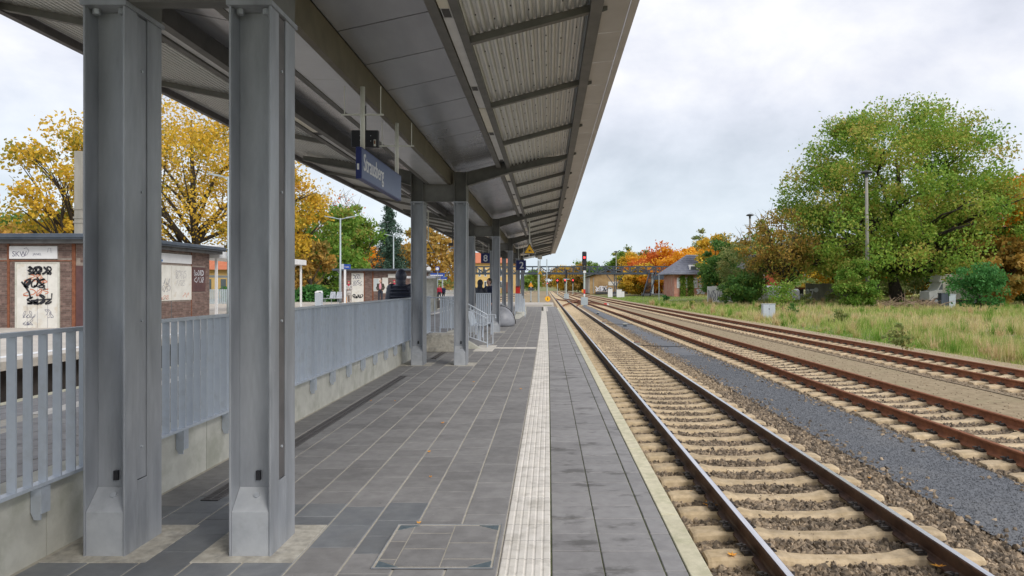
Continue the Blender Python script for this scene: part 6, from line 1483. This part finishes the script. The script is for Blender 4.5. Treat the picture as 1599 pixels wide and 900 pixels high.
graf('inkgrey', [(X(1106, 88), X(1118, 88), Z(470, 88), Z(453, 88), .06, 3), (X(1120, 88), X(1135, 88), Z(470, 88), Z(452, 88), .06, 4)], ((0, 87.99, 0), (1, 0, 0), (0, 0, 1), (0, -1, 0)), gw)

# buildings on the right
def house(name, label, x0, x1, y0, y1, z0, ze, zr, wall, roof, hip=0, over=.5, axis='x'):
    t = thing(name, label, 'building', ((x0 + x1) / 2, y0, z0)); MB().box(x0, x1, y0, y1, z0 - .3, ze).build('wall', wall, t)
    a, b, c, d = x0 - over, x1 + over, y0 - over, y1 + over; mb = MB()
    if axis == 'x':
        ym = (c + d) / 2; mb.add([(a, c, ze - .1), (b, c, ze - .1), (b, d, ze - .1), (a, d, ze - .1), (a + hip, ym, zr), (b - hip, ym, zr), (a, c, ze + .08), (b, c, ze + .08), (b, d, ze + .08), (a, d, ze + .08)],
                                 [(6, 7, 5, 4), (8, 9, 4, 5), (7, 8, 5), (9, 6, 4), (0, 3, 2, 1), (0, 1, 7, 6), (1, 2, 8, 7), (2, 3, 9, 8), (3, 0, 6, 9)])
        if not hip: MB().add([(x0, y0, ze), (x0, y1, ze), (x0, (y0 + y1) / 2, zr - .2), (x1, y0, ze), (x1, y1, ze), (x1, (y0 + y1) / 2, zr - .2)], [(0, 2, 1), (3, 4, 5)]).build('gable', wall, t)
    else:
        xm = (a + b) / 2
        for (u, w_) in ((a, xm), (b, xm)):
            mb.hexa([(u, c, ze - .1), (w_, c, zr - .2), (w_, d, zr - .2), (u, d, ze - .1), (u, c, ze + .1), (w_, c, zr), (w_, d, zr), (u, d, ze + .1)])
        MB().prism([(x0 + .01, ze), (x1 - .01, ze), ((x0 + x1) / 2, zr - .35)], y0 + .0, y1 - .01).build('gable', wall, t)
    return t, mb.build('roof', roof, t)
Yg = 190
t, r_ = house('goods_shed', 'old yellow brick goods shed with white graffiti along its base, beyond the footbridge', X(921, Yg), X(990, Yg), Yg, Yg + 30, -.5, Z(432, Yg), Z(419.5, Yg), 'yelbrick', 'tar', axis='y', over=1.2)
wn = MB().box(X(967, Yg), X(972, Yg), Yg - .06, Yg, Z(449, Yg), Z(440, Yg)).build('window', 'maroon', t)
MB().box(X(968, Yg), X(971, Yg), Yg - .1, Yg - .06, Z(448, Yg), Z(441, Yg)).build('pane', 'glassd', wn)
MB().box(X(919, Yg), X(921, Yg), Yg - .1, Yg + 30, -.5, Z(433, Yg)).build('side_pilaster', 'lampc', t); MB().box(X(926, Yg), X(927.5, Yg), Yg - .12, Yg, -.5, Z(434, Yg)).build('pilaster', 'lampc', t)
MB().box(X(930, Yg), X(988, Yg), Yg - 1.2, Yg - .05, -.6, Z(456, Yg)).build('loading_ramp', 'darkgrey', t)
FG = ((0, Yg - .08, 0), (1, 0, 0), (0, 0, 1), (0, -1, 0))
graf('inkwhite', [(X(930, Yg), X(948, Yg), Z(455, Yg), Z(447, Yg), .22, 6), (X(940, Yg), X(955, Yg), Z(454, Yg), Z(450, Yg), .4, 4), (X(973, Yg), X(988, Yg), Z(454.5, Yg), Z(450, Yg), .4, 6)], FG, t)
MB().box(X(950, Yg), X(964, Yg), Yg - .12, Yg - .05, Z(446, Yg), Z(440, Yg)).build('tarpaulin', 'whitep', t)
Yh = 130
t, r_ = house('signal_house', 'pink brick house with a hipped grey slate roof and dormer, ivy on its wall', X(1053, Yh), X(1128, Yh), Yh, Yh + 12, -.6, Z(428, Yh), Z(396, Yh), 'pinkbrick', 'roofgrey', hip=4.6, over=1.2)
for j in range(9):                                        # courses of the slate roof
    f_ = (j + .5) / 9.5; MB().bar((X(1053, Yh) - 1.2 + 4.6 * f_, Yh - 1.2 + 7.2 * f_, Z(428, Yh) + .12 + (Z(396, Yh) - Z(428, Yh)) * f_), (X(1128, Yh) + 1.2 - 4.6 * f_, Yh - 1.2 + 7.2 * f_, Z(428, Yh) + .12 + (Z(396, Yh) - Z(428, Yh)) * f_), .08, .07).build('slate_course', 'roofgrey', r_)
dm = MB(); dm.hexa([(X(1077, Yh), Yh + .2, Z(428, Yh)), (X(1090, Yh), Yh + .2, Z(428, Yh)), (X(1090, Yh), Yh + 4, Z(428, Yh)), (X(1077, Yh), Yh + 4, Z(428, Yh)), (X(1077, Yh), Yh + .2, Z(414, Yh)), (X(1090, Yh), Yh + .2, Z(414, Yh)), (X(1090, Yh), Yh + 5, Z(412, Yh)), (X(1077, Yh), Yh + 5, Z(412, Yh))])
dm = dm.build('dormer', 'white', t); MB().box(X(1079, Yh), X(1088, Yh), Yh + .14, Yh + .2, Z(424, Yh), Z(416, Yh)).build('window', 'glassd', dm)
for i, (a, b) in enumerate(((1057, 1062), (1070, 1074), (1083, 1089), (1091, 1096))):
    q = MB().box(X(a, Yh), X(b, Yh), Yh - .08, Yh, Z(450, Yh), Z(434, Yh)).build('window', 'white', t); MB().box(X(a + .8, Yh), X((a + b) / 2 - .2, Yh), Yh - .1, Yh - .08, Z(449, Yh), Z(435, Yh)).build('pane', 'glassl', q); MB().box(X((a + b) / 2 + .2, Yh), X(b - .8, Yh), Yh - .1, Yh - .08, Z(449, Yh), Z(435, Yh)).build('pane', 'glassl', q)
graf('inkwhite', [(X(1088, Yh), X(1100, Yh), Z(459, Yh), Z(452, Yh), .2, 4)], ((0, Yh - .1, 0), (1, 0, 0), (0, 0, 1), (0, -1, 0)), t)
for i, (px, w_) in enumerate(((1066, .5), (1078, .6))):
    P = np.stack([rng.normal(size=1500) * w_ * .45, rng.uniform(-.35, -.05, 1500), rng.uniform(-.5, 3.4, 1500)], 1) + [X(px, Yh), Yh, 0]
    iv = thing('ivy', 'green ivy climbing the pink wall, %s strand' % ('left', 'right')[i], 'ivy', (X(px, Yh), Yh, -.6)); o = bpy.data.objects.new('foliage', leaf_mesh('foliage', P - [X(px, Yh), Yh, -.6], .16, rng.uniform(0, 1, 1500), 'leafg', rng)); COL.objects.link(o); o.parent = iv
Yr = 118
t, r_ = house('red_house', 'dark red gabled house half hidden behind the birch and the brownish oak', X(1158, Yr), X(1216, Yr), Yr, Yr + 10, -.5, Z(425, Yr), Z(396, Yr), 'redbrick', 'tar', axis='y', over=.5)
q = MB().box(X(1170, Yr), X(1180, Yr), Yr - .08, Yr, Z(428, Yr), Z(411, Yr)).build('window', 'white', t); MB().box(X(1171, Yr), X(1179, Yr), Yr - .1, Yr - .08, Z(427, Yr), Z(419, Yr)).build('pane', 'glassd', q); MB().box(X(1171, Yr), X(1179, Yr), Yr - .1, Yr - .08, Z(418, Yr), Z(412, Yr)).build('pane', 'glassl', q)
MB().tube([(X(1193, Yr), Yr - .1, -.4), (X(1193, Yr), Yr - .1, Z(405, Yr))], .08, 6).build('downpipe', 'white', t)
Ys = 220
t, r_ = house('station_building', 'tall yellow station building with a red tiled roof, seen between the canopy columns', X(728, Ys), X(803, Ys), Ys, Ys + 16, -.5, Z(411, Ys), Z(393, Ys), 'statyel', 'roofred', over=.8)
for px in (747, 756, 771, 780, 793):
    for (a, b) in ((432, 420), (450, 439)): q = MB().box(X(px, Ys), X(px + 4, Ys), Ys - .08, Ys, Z(a, Ys), Z(b, Ys)).build('window', 'white', t); MB().box(X(px + .7, Ys), X(px + 3.3, Ys), Ys - .12, Ys - .08, Z(a - 1, Ys), Z(b + 1, Ys)).build('pane', 'glassd', q)
MB().box(X(786, Ys), X(796, Ys), Ys - 1, Ys - .1, -.5, Z(441, Ys)).build('porch', 'rust', t)

# footbridge
Yb = 150; fb = thing('footbridge', 'long blue-grey steel truss footbridge crossing all the tracks', 'footbridge', (X(960, Yb), Yb, -.6)); z0, z1 = Z(427, Yb), Z(416.5, Yb); xa, xb = X(640, Yb), X(1062, Yb)
for yy_ in (Yb, Yb + 2.4):
    MB().box(xa, xb, yy_, yy_ + .14, z0 - .25, z0 + .18).build('bottom_chord', 'bridge', fb); MB().box(xa, xb, yy_, yy_ + .14, z1 - .11, z1 + .11).build('top_chord', 'bridge', fb)
    MB().box(xa, xb, yy_ + .05, yy_ + .08, (z0 + z1) / 2 - .03, (z0 + z1) / 2 + .03).build('mid_rail', 'bridge', fb)
MB().box(xa, xb, Yb + .15, Yb + 2.39, z0 - .1, z0).build('deck', 'bridge', fb)
pv, dm1, dm2 = MB().bar((0, 0, z0 + .1), (0, 0, z1 - .08), .19).mesh('vertical', 'bridge'), MB().bar((-.85, 0, z0 + .1), (.85, 0, z1 - .08), .14).mesh('diagonal', 'bridge'), MB().bar((.85, 0, z0 + .1), (-.85, 0, z1 - .08), .14).mesh('diagonal', 'bridge')
x = xa; i = 0
while x < xb - 1:
    for q in (.07, 2.47):
        piece('vertical', pv, fb, (x, Yb + q, 0)); piece('diagonal', dm1 if i % 2 else dm2, fb, (x + .87, Yb + q, 0))
    x += 1.74; i += 1
x = X(961, Yb); mb = MB(); mb.box(x - .28, x - .12, Yb + .3, Yb + .5, -.7, z0 - .16); mb.box(x + .12, x + .28, Yb + .3, Yb + .5, -.7, z0 - .16)
for z in np.arange(0, z0 - .5, .9): mb.bar((x - .2, Yb + .4, z), (x + .2, Yb + .4, z + .7), .06)
mb.build('support', 'bridge', fb); 
for s in (-1, 1): MB().bar((x + s * .2, Yb + .4, z0 - 2.6), (x + s * 1.9, Yb + .4, z0 - .2), .14).build('brace', 'bridge', fb)
MB().box(x - 1.1, x + 1.1, Yb - .6, Yb + 1.4, -.8, -.15).build('plinth', 'tar', fb, bevel=.25)
x = X(1019, Yb); MB().box(x - .22, x + .22, Yb - .1, Yb + .3, -.7, z0).build('stair_column', 'postg', fb); MB().box(x - .22 + 4.4, x + .1 + 4.4, Yb + .1, Yb + .4, -.7, z0 - .8).build('stair_column', 'bridge', fb)
MB().box(x + .2, x + 6.4, Yb - .2, Yb + .1, Z(437, Yb), Z(430, Yb)).build('landing_beam', 'bridge', fb); MB().bar((x + .2, Yb, Z(432, Yb)), (x + 5.2, Yb, Z(443, Yb)), .12).build('brace', 'bridge', fb)
for q in (0, 1.4):
    st_ = MB().bar((x - 3.1 + q, Yb - 8, -.5), (x - .6 + q, Yb, z0 + .4), .12, .5).build('stair_stringer', 'bridge', fb)
stp = MB()
for i in range(26): f_ = i / 25; stp.box(x - 3.0 + 2.5 * f_, x - 1.7 + 2.5 * f_, Yb - 8 + 8 * f_, Yb - 7.7 + 8 * f_, -.45 + (z0 + .5) * f_, -.40 + (z0 + .5) * f_)
stp.build('stair_tread', 'tar', fb, kind='stuff')
MB().box(x - 2.2, x + 2.2, Yb - 1, Yb + 2, -.8, -.1).build('plinth', 'tar', fb)
for i in range(10): MB().bar((x + .8 + i * .5, Yb + 1.0, -.5), (x + .8 + i * .5 + wr.uniform(-.6, .6), Yb + 1.0, Z(447, Yb) + wr.uniform(-.4, .4)), .12).build('scrap_bar', 'rust' if i % 3 == 0 else 'darkgrey', fb)

# signals and small yard things
def signal(px, Y, zb, ztop, hw, hh, label, lit=True, box=True, pw=.09, head2=True):
    x = X(px, Y); t = thing('rail_signal', label, 'signal', (x, Y, zb)); MB().tube([(x, Y, zb), (x, Y, ztop - hh)], pw, 8).build('post', 'sigpost', t)
    MB().box(x - hw, x + hw, Y - .12, Y + .12, ztop - hh, ztop).build('signal_head', 'black', t, bevel=min(.12, hw * .5))
    if lit:
        MB().disc((x, Y - .14, ztop - hh * .42), (0, 1, 0), hw * .42, .03, 14).build('red_lamp', 'redlight', t)
        MB().tube([(x, Y - .13, ztop - hh * .42), (x, Y - .38, ztop - hh * .42 - .02)], hw * .5, 12, cap=False).build('hood', 'black', t)
    if box: MB().box(x - .42, x + .42, Y - .3, Y + .3, zb, zb + .95).build('base_box', 'postg', t, bevel=.02)
    return t
Y = 84; t = signal(912.5, Y, -.75, Z(393, Y), .27, Z(393, Y) - Z(415.5, Y), 'tall main signal showing red between the first two tracks', pw=.10)
x = X(912.5, Y); MB().box(x - .22, x + .22, Y - .1, Y + .1, Z(422.5, Y), Z(416, Y)).build('lower_head', 'black', t); MB().box(x - .13, x + .2, Y - .12, Y - .1, Z(426.5, Y), Z(423, Y)).build('number_plate', 'white', t)
MB().box(x - .11, x + .11, Y - .13, Y - .1, Z(459, Y), Z(452, Y)).build('mast_plate', 'red', t); MB().box(x - .32, x - .13, Y - .1, Y + .1, Z(457, Y), Z(452, Y)).build('phone_box', 'orange', t); MB().box(x - .09, x + .09, Y - .135, Y - .1, Z(463, Y), Z(459.3, Y)).build('mast_plate', 'white', t)
Y = 120; t = signal(884.5, Y, -.75, Z(421, Y), .0 + .16, 1.6, 'dark unlit signal seen edge-on beyond the main signal', lit=False, pw=.08)
x = X(884.5, Y); MB().box(x - .5, x + .5, Y - .3, Y + .3, Z(437, Y), Z(435.5, Y)).build('platform', 'postg', t)
for (px, Y, lab) in ((870.5, 170, 'small far signal showing red, left of three'), (882.5, 175, 'small far signal showing red, middle of three'), (894.5, 180, 'small far signal showing red, right of three')):
    signal(px, Y, -.75, Z(434.5, Y), .32, 1.35, lab, pw=.07, box=False)
signal(854.6, 95, -.75, Z(440, 95), .12, .5, 'slim dark signal beyond the platform end with a tiny pink-red light', pw=.05, box=False)
for (px, Y, pt, r, lab) in ((854, 92, 405, .06, 'tall slim grey pole just beyond the end of the platform'), (841, 76, 407, .10, 'thicker pale pole carrying a warning sign beyond the platform end'), (1029, 110, 430, .05, 'thin pale pole in the grass near the stair tower'), (829, 100, 440, .08, 'short pale post at the left of the crossing tracks')):
    x = X(px, Y); t = thing('slim_pole', lab, 'pole', (x, Y, -.78)); MB().tube([(x, Y, -.78), (x, Y, Z(pt, Y))], r, 8).build('pole', 'postg', t); MB().lathe([(r * 2.2, 0), (r * 2.2, .2), (r, .25)], (x, Y, -.78), 10).build('foot', 'lampc', t)
Y = 66; x = X(855.2, Y); t = thing('round_sign', 'round orange-yellow sign with a black bar at the end of the platform', 'sign', (x, Y, -.6)); MB().disc((x, Y, Z(467, Y)), (0, 1, 0), .26, .03, 22).build('disc', 'orange', t); MB().disc((x, Y - .018, Z(467, Y)), (0, 1, 0), .22, .004, 22).build('sign_face', 'yellow', t); MB().box(x - .03, x + .03, Y - .03, Y - .02, Z(469, Y), Z(465, Y)).build('symbol', 'black', t); MB().tube([(x, Y + .03, -.6), (x, Y + .03, Z(470, Y))], .03, 6).build('post', 'galv', t)
Y = 95; x = X(829, Y); t = thing('warning_sign', 'yellow triangular sign over a green plate by the tracks crossing on the left', 'warning sign', (x, Y, 0)); MB().add([(x - .35, Y - .1, Z(448, Y)), (x + .35, Y - .1, Z(448, Y)), (x, Y - .1, Z(441, Y)), (x - .35, Y - .07, Z(448, Y)), (x + .35, Y - .07, Z(448, Y)), (x, Y - .07, Z(441, Y))], [(0, 1, 2), (5, 4, 3), (0, 3, 4, 1), (1, 4, 5, 2), (2, 5, 3, 0)]).build('sign_face', 'orange', t); MB().box(x - .4, x + .4, Y - .1, Y - .05, Z(454, Y), Z(450, Y)).build('plate', 'bridge', t)
Y = 82; x = X(946, Y); t = thing('ground_signal', 'low red and white ground signal between the rusty tracks', 'signal', (x, Y, -.75)); MB().box(x - .22, x + .12, Y, Y + .2, -.75, -.45).build('case', 'red', t, bevel=.03); MB().box(x + .12, x + .35, Y, Y + .15, -.75, -.5).build('counterweight', 'white', t, bevel=.03)
for i, (px, Y, lab) in enumerate(((958, 27.5, 'small grey track device bolted beside the platform track, nearest'), (917, 43.0, 'small grey track device beside the platform track, farther off'))):
    x = c1(Y) + 1.0; t = thing('track_device', lab, 'track device', (x, Y, -.72)); MB().box(x - .1, x + .12, Y - .16, Y + .16, -.77, -.6).build('case', 'lampc', t, bevel=.02); MB().box(x - .08, x + .10, Y - .12, Y + .12, -.598, -.575).build('lid', 'rust', t); MB().tube([(x + .12, Y, -.72), (x + 1.2, Y - .3, -.735), (x + 2.0, Y - .1, -.738)], .014, 5).build('cable', 'black', t)
for i, (px, py, lab) in enumerate(((976, 505, 'small concrete marker block on the grit path, nearest of two'), (933.5, 486, 'small concrete marker block on the grit path, farther of two'))):
    Y = 2.37 * F / (py + 5 - HY); x = X(px, Y); t = thing('marker_block', lab, 'marker', (x, Y, -.75)); MB().box(x - .09, x + .09, Y - .09, Y + .09, -.76, -.62).build('block', 'bridge', t, bevel=.01); MB().box(x - .12, x + .12, Y - .12, Y + .12, -.619, -.59).build('cap', 'conc', t)
for i, (px, w_, h_) in enumerate(((953, .9, 1.3), (967, 1.0, 1.2), (973, .5, .9))):
    Y = 140; x = X(px, Y); t = thing('relay_cabinet', ('white relay cabinet left of the footbridge support', 'large white relay cabinet right of the footbridge support', 'small white relay cabinet farthest right by the footbridge support')[i], 'cabinet', (x, Y, -.75)); MB().box(x - w_ / 2, x + w_ / 2, Y, Y + .6, -.75, -.75 + h_ * 1.3).build('case', 'white', t, bevel=.03); MB().box(x - w_ / 2 - .04, x + w_ / 2 + .04, Y - .04, Y + .64, -.75 + h_ * 1.3, -.70 + h_ * 1.3).build('lid', 'fence', t)

# fallen leaves on the track
def fleaf(x, y, z, s, rz, label, tilt=.2):
    mb = MB(); pts = []
    for i in range(18):
        a = 2 * PI * i / 18; r = s * (1.0 if i % 3 == 0 else .45) * (1.15 if i == 0 else 1); pts.append((r * math.cos(a), r * .72 * math.sin(a), (.012 if i % 3 == 0 else .0)))
    mb.v = [(0, 0, .006)] + pts + [(0, 0, .0)] ; mb.f = [(0, 1 + i, 1 + (i + 1) % 18) for i in range(18)]; mb.v.pop()
    o = mb.build('fallen_leaf', 'autleaf', None, label, True, cat='leaf'); o.location = (x, y, z); o.rotation_euler = (tilt, .1, rz); return o
def zt_(px, py): Yq = 2.32 * F / (py - HY); return X(px, Yq), Yq
for i, (px, py, s, lab) in enumerate(((1109, 790, .085, 'orange oak leaf on a sleeper end next to the near rail, upper one'), (1143, 868, .07, 'small orange oak leaf lying on the nearest sleeper end'), (1466, 886, .06, 'yellow leaf on the ballast beside the right rail at the bottom'))):
    x, y = zt_(px, py); fleaf(x, y, -.69, s, i * 1.3, lab, .35 if i == 0 else .1)
for i in range(9):
    o = fleaf(wr.uniform(-2.9, -.4), wr.uniform(4.5, 12), .008, wr.uniform(.015, .03), wr.uniform(0, 6), 'tiny dry leaf lying on the platform paving', .05); o['group'] = 'tiny dry leaves on the paving'
for i in range(26):
    y = wr.uniform(6, 24); x = wr.choice([c1, c2])(y) + wr.uniform(-1.4, 1.7); fleaf(x, y, -.715, wr.uniform(.02, .035), wr.uniform(0, 6), 'small fallen leaf lying among the ballast stones', .2)['group'] = 'tiny fallen leaves among the ballast'
